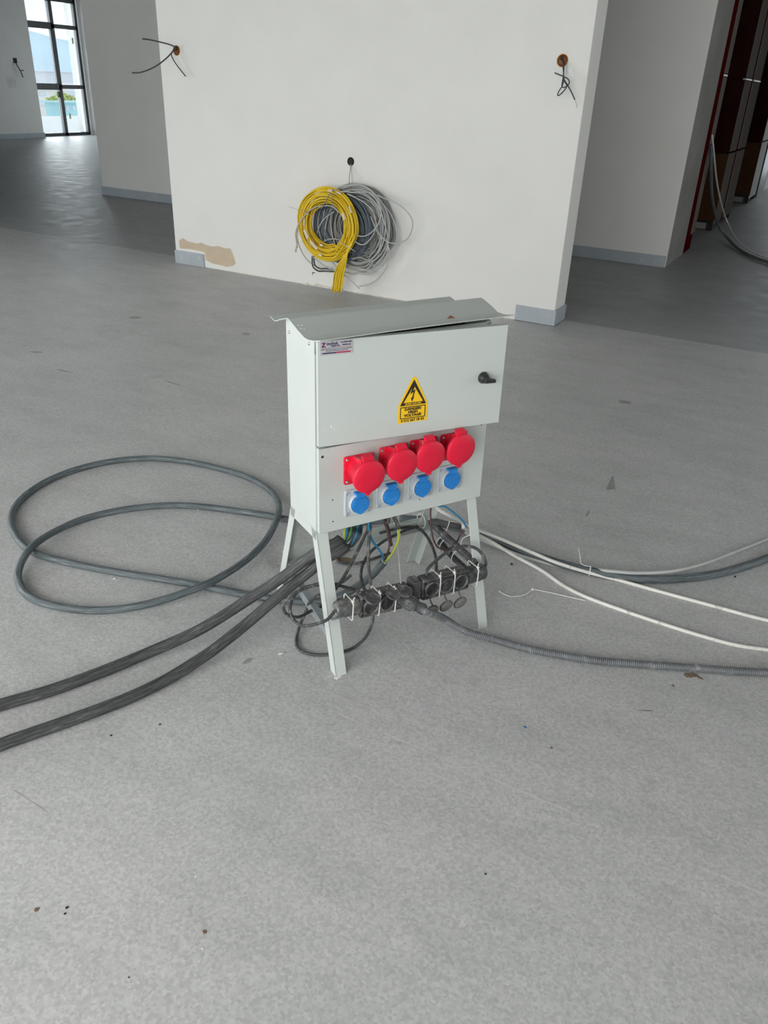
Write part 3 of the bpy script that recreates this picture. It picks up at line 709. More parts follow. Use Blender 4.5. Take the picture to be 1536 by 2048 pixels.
# ================================================================== SOCKET BLOCKS
def frame_from(P0, P1, yaxis=None):
    ex = (P1-P0).normalized(); ey = CM @ Vector((0, 1, 0)); ey = (ey-ex*ex.dot(ey)).normalized(); ez = ex.cross(ey)
    if ez.z < 0: ez = -ez
    M = Matrix((ex, ey, ez)).transposed().to_4x4(); return M
def lid_mb(M, r=.0215, m=M_rub):
    return MB().lathe([(r*.97, -.0015), (r, .0), (r, .003), (r*.9, .0045), (r*.86, .003), (0, .003)], m, 28, M=M)
def block(name, c0, c2, label, end, lids_down):
    P0 = C(*c0, BY); P2 = C(*c2, BY); M = frame_from(P0, P2); M.translation = P0
    e = empty(name, M @ T(0, .025, -.038)); tag(e, label, 'socket block')
    L = (P2-P0).length; sp = L/2
    E = e.matrix_world.inverted() @ M
    hh_ = .0335
    bd = MB().extr([(L/2+a_, 0, c_) for a_, c_ in rrect(L/2+.033, hh_, .008)], (0, .012, 0), M_rub, E)
    bd.extr([(L/2+a_, .0, c_) for a_, c_ in rrect(L/2+.030, hh_-.003, .008)], (0, .042, 0), M_rub, E)
    body = bd.build('body', e, .0025)
    for k in range(3):
        S = E @ T(k*sp, 0, 0)
        s_ = MB().lathe([(.0255, 0), (.0255, .004), (.0225, .005), (.0215, .005), (.0205, .001), (.0200, -.012), (0, -.012)], M_rub, 32, M=S)
        s_.lathe([(.019, -.0115), (.019, -.009), (.0175, -.0085), (0, -.0085)], M_rubin, 28, M=S)
        for px_ in (-.0085, .0085): s_.lathe([(.0032, -.0086), (.003, -.0080), (0, -.0080)], M_dark, 10, M=S @ T(px_, 0, 0))
        for pz_ in (-.0165, .0165): s_.box((-.003, .004, pz_-.002), (.003, .009, pz_+.002), M_screw, S)
        s_.build('socket', e, .0)
        if lids_down:
            drop = (.060, .056, .058)[k]
            LMt = S @ T(.010, .006, -hh_-drop+.012) @ Matrix.Rotation(math.radians(14), 4, 'X')
            lm = lid_mb(LMt, .0225)
            lm.lathe([(.020, .0035), (.019, .0048), (0, .005)], mat('dusty_lid_face', (.21, .20, .185), .75, var=.25, vscale=60, dirt=((.08, .08, .08), .3, 60)), 24, M=LMt)
            lm.tube(spline([S @ Vector((.002, .008, -hh_)), S @ Vector((.0, .0, -hh_-.010)), LMt @ Vector((0, 0, .021))], .004), .0022, M_rub, 8)
            lm.build('lid', e, 0)
        else:
            LMt = S @ T(-.004 if k != 1 else .010, -.012, hh_-.001) @ Matrix.Rotation(math.radians(-72), 4, 'X')
            lm = lid_mb(LMt, .0225); lm.box((-.006, -.001, .018), (.006, .004, .030), M_rub, LMt); lm.build('lid', e, .0005)
    # corner screws
    for a_ in (-.025, L+.025):
        for c_ in (-.024, .024):
            MB().lathe([(.0045, 0), (.0045, .0006), (.0035, .0008), (.0035, -.001), (0, -.001)], M_dark, 12, M=E @ T(a_, 0, c_)).build('screw_hole', e, 0)
    # cable gland end
    sgn = -1 if end == 'left' else 1; x0_ = -.033 if end == 'left' else L+.033
    R_ = Matrix.Rotation(sgn*R90, 4, 'Z')
    gl = MB().lathe([(.0275, 0), (.0275, .012), (.026, .014), (.026, .045), (.0245, .048), (.0245, .062), (.0225, .066), (.017, .066), (.016, .060), (.0, .060)], M_rub, 28, M=E @ T(x0_, .022, 0) @ R_)
    gl.lathe([(.0175, .0655), (.0175, .068), (.0135, .068), (.013, .064), (0, .064)], M_screw if end == 'left' else M_rub, 24, M=E @ T(x0_, .022, 0) @ R_)
    gl.build('cable_gland', e, .001, label_ if False else 0) if False else gl.build('cable_gland', e, .0008)
    return e, M, L, sp
BY = -.118
bL, ML, LL, spL = block('socket_block', (742, 1213), (806, 1198), 'dusty black three-way socket block by the front left leg, with a plug in it', 'left', False)
bR, MR, LR, spR = block('socket_block', (864, 1178), (921.5, 1163), 'dusty black three-way socket block tied beside the right leg, lids hanging open below it', 'right', True)
# middle elbow between the blocks (back plug body of the right block)
elb = MB().box((-.062, .004, -.030), (-.034, .046, .032), M_rub, MR)
o = elb.build('end_cap', bR, .003, world=True)

# cable ties round the blocks
def tie(M, x, y0, y1, z0, z1, tail, label, group='white cable ties on the stand', wd=.0022):
    e = empty('cable_tie', M @ T(x, (y0+y1)/2, z0)); tag(e, label, 'cable tie', group)
    pts = []
    r_ = .006
    for cx2, cz2, a0 in ((y1-r_, z1-r_, 0), (y0+r_, z1-r_, 90), (y0+r_, z0+r_, 180), (y1-r_, z0+r_, 270)):
        for k in range(5):
            a_ = math.radians(a0+90*k/4); pts.append(M @ Vector((x+.002*math.sin(a_*2), cx2+r_*math.cos(a_), cz2+r_*math.sin(a_))))
    pts.append(pts[0]); pts.append(pts[1])
    ax_ = (M.to_3x3() @ Vector((1, 0, 0)))
    MB().tube(pts, .002, M_tie, 8, rfun=lambda i, n: (.0024, .0011), flat=ax_, cap=False).build('strap', e, 0, world=True)
    hd = MB().box((x-.0035, y0+.002, z1-.002), (x+.0035, y0+.009, z1+.004), M_tie, M)
    hd.build('tie_head', e, .0008, world=True)
    MB().tube(spline([M @ Vector((x, y0+.005, z1+.002)), M @ Vector((x+tail[0]*.5, y0+.003, z1+tail[1]*.6)), M @ Vector((x+tail[0], y0, z1+tail[1]))], .004), .0015, M_tie, 6, rfun=lambda i, n: (.0022, .001), flat=ax_).build('tie_tail', e, 0, world=True)
tie(ML, -.060, -.006, .050, -.030, .030, (.002, .016), 'white cable tie round the gland of the left socket block')
tie(ML, spL*.5, -.004, .050, -.036, .036, (-.006, .014), 'white cable tie between the first and second outlets of the left socket block')
tie(ML, spL*1.5, -.004, .050, -.036, .036, (-.012, .018), 'white cable tie between the second outlet and the plug on the left block')
tie(MR, spR*.5, -.004, .050, -.036, .036, (-.002, .017), 'white cable tie between the first and second outlets of the right socket block')
tie(MR, spR*1.5, -.004, .050, -.036, .036, (-.006, .016), 'white cable tie between the second and third outlets of the right socket block')
tie(MR, LR+.058, -.006, .050, -.032, .034, (-.004, .018), 'white cable tie round the gland of the right socket block by the leg')

# plug and corrugated hose
PM = ML @ T(LL, 0, 0) @ Matrix.Rotation(math.radians(28), 4, 'Z') @ Matrix.Rotation(math.radians(6), 4, 'X')
pe = empty('plug', PM); tag(pe, 'dusty black plug with corrugated grey hose pushed into the left socket block', 'plug')
E2 = pe.matrix_world.inverted()
pg = MB().lathe([(.0195, -.008), (.0195, .006), (.0215, .008), (.0225, .02), (.021, .034), (.0175, .046), (.0135, .054)], M_rub, 30, M=E2 @ PM)
for k in range(14):
    a_ = 2*math.pi*k/14; pg.box((-.0012+.0216*math.cos(a_), -.034, -.0012+.0216*math.sin(a_)), (.0012+.0216*math.cos(a_), -.010, .0012+.0216*math.sin(a_)), M_rub, E2 @ PM)
pg.lathe([(.0135, .052), (.0165, .056), (.0165, .070), (.0150, .073), (.0115, .073), (.0110, .066), (0, .066)], M_rub, 26, M=E2 @ PM)
pg.build('plug_body', pe, 0)
pb0 = PM @ Vector((0, -.067, 0)); pb1 = PM @ Vector((0, -.085, -.002))
rc = .0122
hose_pts = [pb0, pb1, G(885, 1236, .075), G(930, 1262, .03), G(985, 1278, rc), G(1050, 1296, rc), G(1120, 1310, rc), G(1200, 1322, rc), G(1300, 1330, rc), G(1400, 1337, rc), G(1480, 1343, rc), G(1560, 1346, rc), G(1750, 1350, rc), G(2000, 1352, rc), G(2300, 1345, rc), G(2600, 1330, rc)]
hp = spline(hose_pts, .0012)
arc = [0.0]
for i in range(1, len(hp)): arc.append(arc[-1]+(hp[i]-hp[i-1]).length)
def rib(i, n):
    t = (arc[i]/.0058) % 1.0
    return rc*(1.0 if t < .5 else .74 if .6 < t < .9 else .87)
MB().tube(hp, rc, M_cond, 16, rfun=rib).build('corrugated_hose', pe, 0, world=True)['label'] = 'grey corrugated hose'

# ================================================================== CABLES ON THE FLOOR
rA = .0165
tc1 = cable('power_cable', [C(682, 1078, .08), C(672, 1086, .08), G(645, 1098, .285), G(600, 1128, .23), G(560, 1158, .175), G(500, 1197, .12), G(400, 1259, .06), G(300, 1304, .025), G(200, 1345, rA), G(100, 1381, rA), G(0, 1410, rA), G(-200, 1470, rA), G(-500, 1530, rA), G(-900, 1560, rA)], rA, M_cab1,
      'thick dusty black cable, upper of the two running to the lower left', group='thick black supply cables')
tc2 = cable('power_cable', [C(692, 1092, .06), C(680, 1101, .06), G(650, 1118, .25), G(610, 1150, .19), G(560, 1190, .14), G(500, 1242, .08), G(440, 1290, .045), G(400, 1318, .03), G(330, 1361, rA), G(250, 1399, rA), G(150, 1437, rA), G(50, 1472, rA), G(0, 1490, rA), G(-200, 1570, rA), G(-500, 1650, rA), G(-900, 1700, rA)], rA, M_cab1,
      'thick dusty black cable, lower of the two running to the lower left', group='thick black supply cables')
rB = .0125
loop = [(780, 1040, .02), (700, 1045, rB), (620, 1042, rB), (570, 1038, .013), (530, 1030, .0128), (480, 1023, rB), (400, 1013, rB), (330, 1011, rB), (250, 1019, rB), (170, 1037, rB), (110, 1063, .022), (68, 1090, .038), (46, 1118, .03), (36, 1150, .018), (45, 1180, rB), (70, 1200, rB), (110, 1212, rB), (165, 1220, rB), (230, 1219, rB), (300, 1207, .02), (370, 1185, .033), (430, 1160, .040), (490, 1122, .03), (530, 1083, .025), (552, 1043, .038), (558, 1015, .036), (550, 992, .02), (525, 970, rB), (480, 949, rB), (410, 930, rB), (340, 919, rB), (280, 917, rB), (210, 925, rB), (140, 943, rB), (80, 970, rB), (38, 1003, rB), (22, 1035, rB), (28, 1065, rB), (48, 1092, rB), (80, 1110, rB), (140, 1126, rB), (220, 1142, rB), (310, 1156, rB), (400, 1171, rB), (470, 1185, rB), (540, 1197, rB), (600, 1203, rB), (655, 1200, .02), (700, 1182, .055), (740, 1154, .10), (768, 1124, .155)]
mid = [G(*q) for q in loop]
lo = cable('power_cable', mid, rB, M_cab2, 'grey-black cable lying in a big double loop left of the cabinet', n=14)
rC = .0150
cable('power_cable', [G(800, 1037, .04), G(860, 1042, .03), G(905, 1053, .022), G(950, 1066, .018), G(1000, 1083, rC), G(1060, 1107, rC), G(1120, 1127, rC), G(1180, 1142, rC), G(1250, 1154, rC), G(1320, 1159, rC), G(1400, 1153, rC), G(1460, 1141, rC), G(1536, 1116, rC), G(1640, 1070, rC), G(1760, 1010, rC), G(1900, 930, rC), G(2080, 850, rC), G(2300, 780, rC)], rC, M_cab2,
      'thick grey-black cable curving away to the right edge')
rW = .0062
cable('signal_cable', [LW(.40, .12, .44), C(868, 1010, .12), C(900, 1032, .11), G(940, 1054, .13), G(990, 1073, .085), G(1060, 1103, .05), G(1110, 1124, .038), G(1170, 1143, .018), G(1240, 1161, rW), G(1330, 1186, rW), G(1430, 1213, rW), G(1536, 1241, rW), G(1700, 1275, rW), G(1950, 1290, rW), G(2250, 1270, rW), G(2600, 1230, rW)], rW, M_white, 'white cable crossing over the black one, farther of the two running right', group='white cables running right')
cable('signal_cable', [G(905, 1045, .15), G(940, 1062, .10), G(985, 1085, .05), G(1030, 1112, .022), G(1085, 1142, rW), G(1125, 1170, rW), G(1170, 1193, rW), G(1240, 1219, rW), G(1320, 1246, rW), G(1400, 1271, rW), G(1470, 1290, rW), G(1536, 1300, rW), G(1700, 1322, rW), G(1950, 1330, rW), G(2250, 1310, rW), G(2600, 1270, rW)], rW, M_white, 'white cable on the floor, nearer of the two running right', group='white cables running right')
cable('signal_cable', [G(930, 1064, .05), G(985, 1089, .02), G(1030, 1107, rW), G(1080, 1123, rW), G(1130, 1134, rW), G(1185, 1139, .02), G(1230, 1143, .036), G(1275, 1146, .038), G(1340, 1143, .036), G(1400, 1130, .03), G(1460, 1108, .02), G(1536, 1078, rW), G(1620, 1040, rW), G(1740, 975, rW), G(1880, 900, rW), G(2060, 825, rW), G(2280, 755, rW)], rW, M_lgrey, 'pale grey cable lying along the thick black one on the right')
# zip ties on the floor
tb = MB().tube(spline([G(998, 1182, .003), G(1012, 1190, .002), G(1027, 1193, .002), G(1050, 1189, .002), G(1062, 1180, .003)], .006), .0018, M_tie, 6)
tb.tube(spline([G(1064, 1178, .004), G(1100, 1185, .003), G(1140, 1194, .002), G(1171, 1201, .002)], .01), .0018, M_tie, 6)
q = G(1065, 1178, .004); tb.box((q.x-.004, q.y-.004, .0), (q.x+.004, q.y+.004, .007), M_tie)
tag(reborigin(tb.build('cable_tie')), 'long used white cable tie lying bent on the floor right of the leg', 'cable tie')
cen = G(1180, 1142, rC); dirv = (G(1190, 1144, rC)-G(1170, 1140, rC)).normalized(); s1 = Vector((0, 0, 1)); s2 = dirv.cross(s1)
tb = MB().tube([cen+(s1*math.cos(a_*.4)+s2*math.sin(a_*.4))*(rC+.002) for a_ in range(17)], .0022, M_tie, 6, cap=False)
tb.tube(spline([cen+s1*(rC+.003), G(1163, 1128, .03), G(1160, 1112, .045), G(1157, 1096, .055)], .006), .0016, M_tie, 6)
tag(reborigin(tb.build('cable_tie')), 'white cable tie round the thick cable with its tail pointing up', 'cable tie')

# ------------------------------------------------------------------ cords and wires under the cabinet
def cord(pts, label, m=M_cord, r=.0048, cat='cable', name='floor_cable', group=None, n=10, parent=None, pname='cord'):
    if parent:
        bpy.context.view_layer.update()
        o = MB().tube(spline(pts, .008), r, m, n).build(pname, parent, 0, world=True); return o
    return cable(name, pts, r, m, label, cat, group, n, .008)
gL = ML @ Vector((-.033-.068, .022, 0))
cord([gL, C(655, 1239, -.11), C(628, 1249, -.10), C(604, 1251, -.06), C(586, 1238, -.02), C(580, 1216, .0), C(588, 1192, .03), C(604, 1178, .05), C(625, 1171, .06), C(650, 1170, .06), C(680, 1166, .04), C(702, 1150, .03)], 'thin black cord curling out of the left socket block gland, outer loop', parent=bL)
cord([ML @ Vector((-.02, .03, .03)), C(714, 1181, -.03), C(689, 1174, .0), C(665, 1168, .01), C(640, 1167, .01), C(618, 1174, .01), C(590, 1186, .0), C(568, 1205, .0), C(567, 1218, .0), C(575, 1230, .0), C(598, 1234, .02), C(622, 1222, .05), C(645, 1212, .08), C(680, 1200, .10), C(728, 1190, .08)], 'thin black cord passing behind the front left leg, wide loop', parent=bL)
cord([C(669, 1180, .02), C(640, 1190, .04), C(622, 1200, .05), G(611, 1225, .05), G(600, 1250, .02), G(593, 1275, .006), G(594, 1293, .006), G(608, 1305, .006), G(638, 1310, .006), G(672, 1307, .006), G(708, 1295, .01), G(732, 1273, .04), C(744, 1247, -.09), C(746, 1228, -.085)], 'thin black cord looping down to the floor in front of the left leg', parent=bL)
cord([LW(.175, .06, .46), C(742, 1036, .05), C(738, 1075, .03), C(737, 1120, .0), C(740, 1160, -.04), C(742, 1185, -.06)], 'thin black cord hanging straight down to the left socket block', parent=bL)
cord([LW(.16, .09, .46), C(736, 1045, .06), C(728, 1075, .05), C(710, 1112, .03), C(690, 1150, .01), C(668, 1182, .0)], 'thin black cord slanting down left from the cabinet floor', parent=cab)
cord([C(835, 1053, .24), C(810, 1061, .22), C(775, 1078, .19), C(752, 1094, .17), C(737, 1109, .15), C(725, 1130, .12), C(722, 1155, .06), C(728, 1176, .0), C(736, 1190, -.06)], 'thin black cord arcing from the rear leg to the left socket block', parent=bL)
cord([C(760, 1066, .23), C(800, 1056, .24), C(832, 1055, .24), C(850, 1068, .2), C(864, 1092, .12), C(872, 1120, .03), C(872, 1150, -.06)], 'thin black cord arcing from the rear bar down to the right socket block', parent=bR)
cord([MR @ Vector((.0, .03, .03)), C(852, 1143, -.09), C(866, 1127, -.08), C(892, 1106, -.06), C(922, 1093, -.06), C(948, 1095, -.07), C(964, 1108, -.08), C(972, 1128, -.09), MR @ Vector((LR+.10, .022, .0))], 'thin black cord arching over the right socket block to its gland', parent=bR)
cord([G(735, 1085, .02), G(700, 1098, .006), G(680, 1110, .006), G(674, 1119, .006), G(684, 1126, .006), G(715, 1126, .006), G(750, 1116, .006), G(780, 1106, .006)], 'thin black cord loop lying on the floor under the cabinet')
cord([LW(.27, .07, .44), C(770, 1032, .06), C(776, 1060, .07), C(782, 1090, .08)], 'short black cord end hanging below the cabinet', r=.006, parent=cab)
cord([LW(.32, .07, .44), C(789, 1028, .06), C(794, 1046, .05), C(797, 1058, .045)], 'short stiff black cord stub below the cabinet', r=.006, parent=cab)
# bundle of cores from the two thick cables up into the cabinet
hub = C(688, 1092, .06)
for k in range(9):
    m_ = [M_wg, M_wb, M_wdk, M_wg2, M_cord, M_wdk, M_wb, M_wdk, M_wdk][k]
    x_ = .115+.011*k
    te = C(684, 1079, .08) if k < 5 else C(694, 1092, .06)
    cord([LW(x_, .08, .45), C(690+k*4.2, 1052, .072), C(689+k*4.0, 1062+k*1.0, .065-.003*k), te.lerp(C(692+k*2.6, 1078+k*1.8, .06), .55), te+Vector((.001*(k-4), 0, .0)), te+(G(600, 1140, .2)-te)*.05],
             ['green and yellow core at the left of the bundle', 'blue core next to the green and yellow one', 'dark core in the bundle entering the cabinet floor'][min(k, 2)], m_, .0036, parent=(tc1 if k < 5 else tc2), pname='core_wire')
c3 = cable('power_cable', [C(862, 1043, .2), C(880, 1046, .16), C(900, 1050, .11), C(922, 1054, .088)], .0105, M_cab1, 'short thick black cable end tied along the right cross bar')
def wire(pts, label, m, r=.003):
    o = cord(pts, label, m, r, n=8, parent=(c3 if ('droop' in label or 'behind the front right' in label) else lo), pname='core_wire'); o['label'] = ' '.join(label.split()[:3 if 'green' in label or 'dark' in label else 2]) + (' core' if 'green' in label else ''); return o
endp = G(768, 1124, .155)
wire([LW(.165, .05, .45), C(737, 1038, .04), C(737, 1055, .04), C(743, 1078, .04), C(757, 1098, .05), C(765, 1110, .055), endp], 'blue core from the cabinet to the cut end of the looped cable', M_wb, .0036)
wire([C(793, 1045, .05), C(798, 1065, .05), C(796, 1082, .05), C(786, 1104, .055), C(776, 1118, .058), endp+Vector((.004, 0, .002))], 'green and yellow core curving to the cut end of the looped cable', M_wg, .0036)
wire([LW(.28, .06, .45), C(768, 1034, .05), C(775, 1060, .055), C(779, 1085, .058), C(776, 1104, .06), endp+Vector((.0, .003, .004))], 'brown core hanging to the cut end of the looped cable', M_wr, .0034)
wire([LW(.43, .09, .45), C(862, 1008, .1), C(861, 1030, .1), C(863, 1060, .09), C(868, 1082, .085), C(878, 1096, .08), C(893, 1099, .075), C(909, 1090, .075), C(920, 1072, .08), C(925, 1059, .085)], 'dark brown core drooping below the right side of the cabinet', M_wr, .0028)
wire([LW(.45, .08, .45), C(872, 1007, .08), C(890, 1013, .075), C(910, 1027, .07), C(925, 1041, .07), C(933, 1054, .075)], 'blue core arching right behind the front right leg', M_wb, .0030)
# collars where cores meet cable ends
for P_, lb_ in ((endp, 'cut sheath collar on the looped cable'), ):
    d1 = (endp-G(755, 1137, .13)).normalized()
    o = MB().tube([endp-d1*.006, endp+d1*.004], .0105, M_tie, 12).build('insulating_tape', lo, 0, world=True); o['label'] = 'white insulating tape'
o = MB().tube([C(922, 1052, .085), C(931, 1053, .085)], .008, M_tie, 12).build('insulating_tape', c3, 0, world=True); o['label'] = 'white insulating tape'
# dark mass of cables tied along the right cross bar
cord([C(862, 1044, .24), CX(880, 1062, w-.03), CX(905, 1085, w-.03), CX(935, 1112, w-.03), CX(950, 1128, w-.035)], 'thick black cord tied along the top of the right cross bar', M_cord, .012)
cord([CX(878, 1082, w-.012), CX(900, 1108, w-.012), CX(925, 1132, w-.012), CX(945, 1150, w-.02)], 'thick black cord slung under the right cross bar', M_cord, .010)
def ringtie(P, d, r, tail, label):
    d = d.normalized(); a_ = d.orthogonal().normalized(); b2 = d.cross(a_); e = empty('cable_tie', P); tag(e, label, 'cable tie', 'white cable ties on the stand')
    MB().tube([P+(a_*math.cos(k*.4)+b2*math.sin(k*.4))*r for k in range(17)], .0016, M_tie, 6, cap=False).build('strap', e, 0, world=True)
    MB().tube(spline([P+a_*0+Vector((0, 0, r)), *tail], .006), .0014, M_tie, 6).build('tie_tail', e, 0, world=True)
bd_ = LW(w, .3, .18)-LW(w, -.1, .18)
ringtie(LW(w-.02, .12, .185), bd_, .030, [CX(897, 1050, w-.03), CX(899, 1042, w-.03)], 'white cable tie round the right cross bar, farther one')
ringtie(LW(w-.02, .10, .183), bd_, .031, [CX(884, 1080, w), CX(876, 1105, w)], 'white cable tie round the right cross bar, middle one')
ringtie(LW(w-.02, .03, .178), bd_, .031, [CX(925, 1078, w-.03), CX(940, 1070, w-.03)], 'white cable tie round the right cross bar beside the leg')
ringtie(LW(w-.035, yl(.2, False)-.01, .215), LW(1, 0, 0)-LW(0, 0, 0), .026, [C(829, 1030, .25), C(831, 1012, .24)], 'white cable tie at the top of the rear right leg')
ringtie(LW(w-.13, yl(.2, False)-.01, .200), LW(1, 0, 0)-LW(0, 0, 0), .026, [C(815, 1048, .24), C(832, 1042, .24)], 'white cable tie round the rear bar near the rear right leg')
o = cable('string', [C(795, 1052, .21), C(796, 1090, .1), C(799, 1130, .0), C(802, 1168, -.09)], .0016, M_tie, 'long pale cord hanging from the rear bar to the socket blocks', 'string')

# ================================================================== COILS ON THE WALL
SC_ = 5.12
def Z(zx, zy): return (560+zx/SC_, 300+zy/SC_)
def coil_mb(cx, cz, R, hw_, hd_, yc, loops, r, m, seed, mb=None, squash=1.0, jit=.006):
    rnd = random.Random(seed); mb = mb or MB(); pts = []; n = 30
    ph = rnd.random()*6
    for l in range(loops):
        rr_ = R+rnd.uniform(-hw_, hw_); yy_ = rnd.uniform(-1, 1)*hd_*math.sqrt(max(0, 1-((rr_-R)/hw_)**2)); ex_ = rnd.uniform(-jit, jit); ez_ = rnd.uniform(-jit, jit); ph2 = rnd.random()*6.28; am = rnd.uniform(0, jit)
        for k in range(n):
            a_ = 2*math.pi*k/n-.95
            q_ = Vector((cx+ex_+(rr_+am*math.sin(2*a_+ph2))*math.cos(a_), yc+yy_+.004*math.sin(a_*3+ph2), cz+ez_+squash*(rr_+am*math.sin(2*a_+ph2))*math.sin(a_)))
            pts.append(q_)
    sp_ = []
    N_ = len(pts)
    for i in range(0, N_): # soften the jump between loops
        k = i % n; 
        if k < 4 and i >= n: t = k/4; q0 = pts[i-n]; sp_.append(q0*(1-t)*.5+pts[i]*(.5+.5*t) if False else q0.lerp(pts[i], .5+.125*k))
        else: sp_.append(pts[i])
    mb.tube(spline(sp_, .02), r, m, 7); return mb
def wl(zx, zy, Y): u, v = Z(zx, zy); return PY(u, v, Y)
# yellow coil
yc_ = wl(490, 765, 5.46)
ye = empty('cable_coil', Vector((yc_.x, 5.5, yc_.z-.27))); tag(ye, 'coil of yellow cable hanging on the partition wall', 'cable coil')
coil_mb(yc_.x, yc_.z, .207, .060, .040, 5.455, 40, .0047, M_yel, 11).build('cable', ye, 0, world=True)
tl = MB(); rnd = random.Random(5)
for k in range(13):
    dk = (k % 3)*.006; q = k*.62
    pts_ = [wl(770-6*q, 880+12*q, 5.43), wl(728-3*q, 980, 5.41+.004*(k % 3)), wl(694-4*q, 1045+5*q, 5.41), wl(676-9*q, 1150, 5.405+dk), wl(652-12*q+rnd.uniform(-4, 4), 1260, 5.405+dk), wl(636-12.5*q+rnd.uniform(-4, 4), 1370, 5.41+dk), wl(622-12*q+rnd.uniform(-3, 3), 1425+rnd.random()*38, 5.41+dk)]
    tl.tube(spline(pts_, .02), .0046, M_yel, 7)
tl.build('hanging_tail', ye, 0, world=True)['label'] = 'yellow strands hanging below the coil'
tp = MB()
def tape_patch(zx, zy, ang, ln, wd_):
    P = wl(zx, zy, 5.41); a_ = math.radians(ang); dx = Vector((math.cos(a_), 0, math.sin(a_))); dz = Vector((-math.sin(a_), 0, math.cos(a_)))
    lo_ = [P-dx*ln-dz*wd_, P+dx*ln-dz*wd_, P+dx*ln+dz*wd_, P-dx*ln+dz*wd_]; tp.hexa([p+Vector((0, .012, 0)) for p in lo_], [p-Vector((0, .001, 0)) for p in lo_], M_tape)
for a in ((245, 740, -95, .022, .008), (265, 860, -60, .035, .012), (345, 975, -40, .040, .012), (410, 1075, -8, .014, .009), (650, 680, -75, .025, .010), (718, 610, -65, .025, .006), (510, 415, 5, .018, .008), (420, 975, -10, .014, .008), (600, 440, -15, .02, .006)): tape_patch(*a)
tp.build('masking_tape', ye, .001, world=True)['label'] = 'beige masking tape patches'
MB().tube(spline([wl(425, 600, 5.41), wl(470, 520, 5.395), wl(500, 455, 5.39), wl(530, 450, 5.395), wl(530, 540, 5.395), wl(575, 625, 5.42)], .02), .004, M_mgrey, 7).build('tie_wire', ye, 0, world=True)
# dark grey coil
dc = wl(640, 795, 5.53)
o = coil_mb(dc.x, dc.z, .200, .062, .035, 5.525, 46, .0048, M_dgrey, 21).build('cable_coil'); reborigin(o); tag(o, 'coil of dark slate grey cable behind the yellow one', 'cable coil')
# mid-grey and light grey loose coils
lc = wl(800, 800, 5.545)
mb = coil_mb(lc.x, lc.z, .225, .075, .028, 5.56, 46, .0048, M_mgrey, 31, jit=.02)
o = mb.build('cable_coil'); reborigin(o); tag(o, 'loose coil of mid grey cable at the back of the bunch', 'cable coil')
lc = wl(765, 790, 5.54)
mb = coil_mb(lc.x, lc.z, .275, .05, .03, 5.53, 9, .0052, M_lgrey, 41, jit=.035)
def L_(*p, Y=5.45): return [wl(a_, b_, Y-.02*math.sin(i*1.1)) for i, (a_, b_) in enumerate(p)]
for pts_ in (
    L_((640, 400), (720, 362), (860, 370), (960, 440), (1020, 540), (1035, 660), (1000, 770), (930, 850), (850, 885), (770, 870)),
    L_((540, 440), (640, 425), (760, 435), (880, 430), (960, 450), (1080, 500), (1200, 550), (1300, 630), (1355, 720), (1350, 820), (1300, 910), (1210, 955), (1110, 945), (1030, 880), (980, 800), (930, 680)),
    L_((690, 450), (800, 500), (900, 570), (960, 650), (985, 760), (960, 860), (890, 950), (830, 970), (760, 930)),
    L_((940, 440), (1010, 560), (1060, 720), (1100, 870), (1105, 1000), (1080, 1120), (1000, 1220), (890, 1275), (780, 1250), (690, 1190)),
    L_((1060, 1180), (960, 1240), (850, 1260), (740, 1220), (670, 1180)),
    L_((1085, 900), (1120, 1050), (1090, 1200), (1000, 1320), (900, 1380), (815, 1395)),
    L_((540, 1230), (460, 1190), (380, 1130), (330, 1090)),
    L_((815, 1420), (740, 1350), (650, 1275), (540, 1225)),
    L_((180, 1000), (160, 860), (190, 760), (260, 660), (350, 590), (460, 570), (550, 585), (600, 640), Y=5.40),
    L_((170, 830), (190, 960), (250, 1090), (330, 1170), (430, 1220), Y=5.5),
    L_((430, 945), (500, 915), (580, 912), (640, 930), Y=5.5),
    L_((380, 860), (410, 770), (470, 690), (560, 630), Y=5.5),
    L_((540, 440), (580, 390), (650, 365), (720, 372))):
    mb.tube(spline(pts_, .02), .0046, M_lgrey, 7)
o = mb.build('cable_coil'); reborigin(o); tag(o, 'tangled coil of pale grey cable with a loose loop sticking out right', 'cable coil')
o = MB().tube(spline([wl(330, 1085, 5.5), wl(330, 1150, 5.48), wl(340, 1200, 5.47), wl(390, 1238, 5.47), wl(450, 1240, 5.49), wl(560, 1245, 5.5)], .015), .006, M_cord, 10).tube(spline([wl(345, 1090, 5.5), wl(350, 1150, 5.47), wl(365, 1190, 5.46), wl(410, 1215, 5.46), wl(470, 1215, 5.48), wl(540, 1225, 5.5)], .015), .006, M_cord, 10).build('cable_tail'); reborigin(o); tag(o, 'thick dark cable tail curling below the left of the coils', 'cable')
o = MB().tube([wl(160, 1045, 5.40), wl(172, 960, 5.40), wl(178, 800, 5.40)], .007, M_tape, 8).build('cable_tail'); reborigin(o); tag(o, 'tan taped cable end hanging left of the yellow coil', 'cable')
o = MB().tube(spline([wl(85, 580, 5.38), wl(220, 625, 5.39), wl(350, 690, 5.41)], .02), .0018, M_lgrey, 6).tube([wl(600, 935, 5.40), wl(765, 1035, 5.40)], .0022, M_tie, 6).build('cable_tie'); reborigin(o); tag(o, 'thin pale tie with both tails sticking out of the yellow coil', 'cable tie')
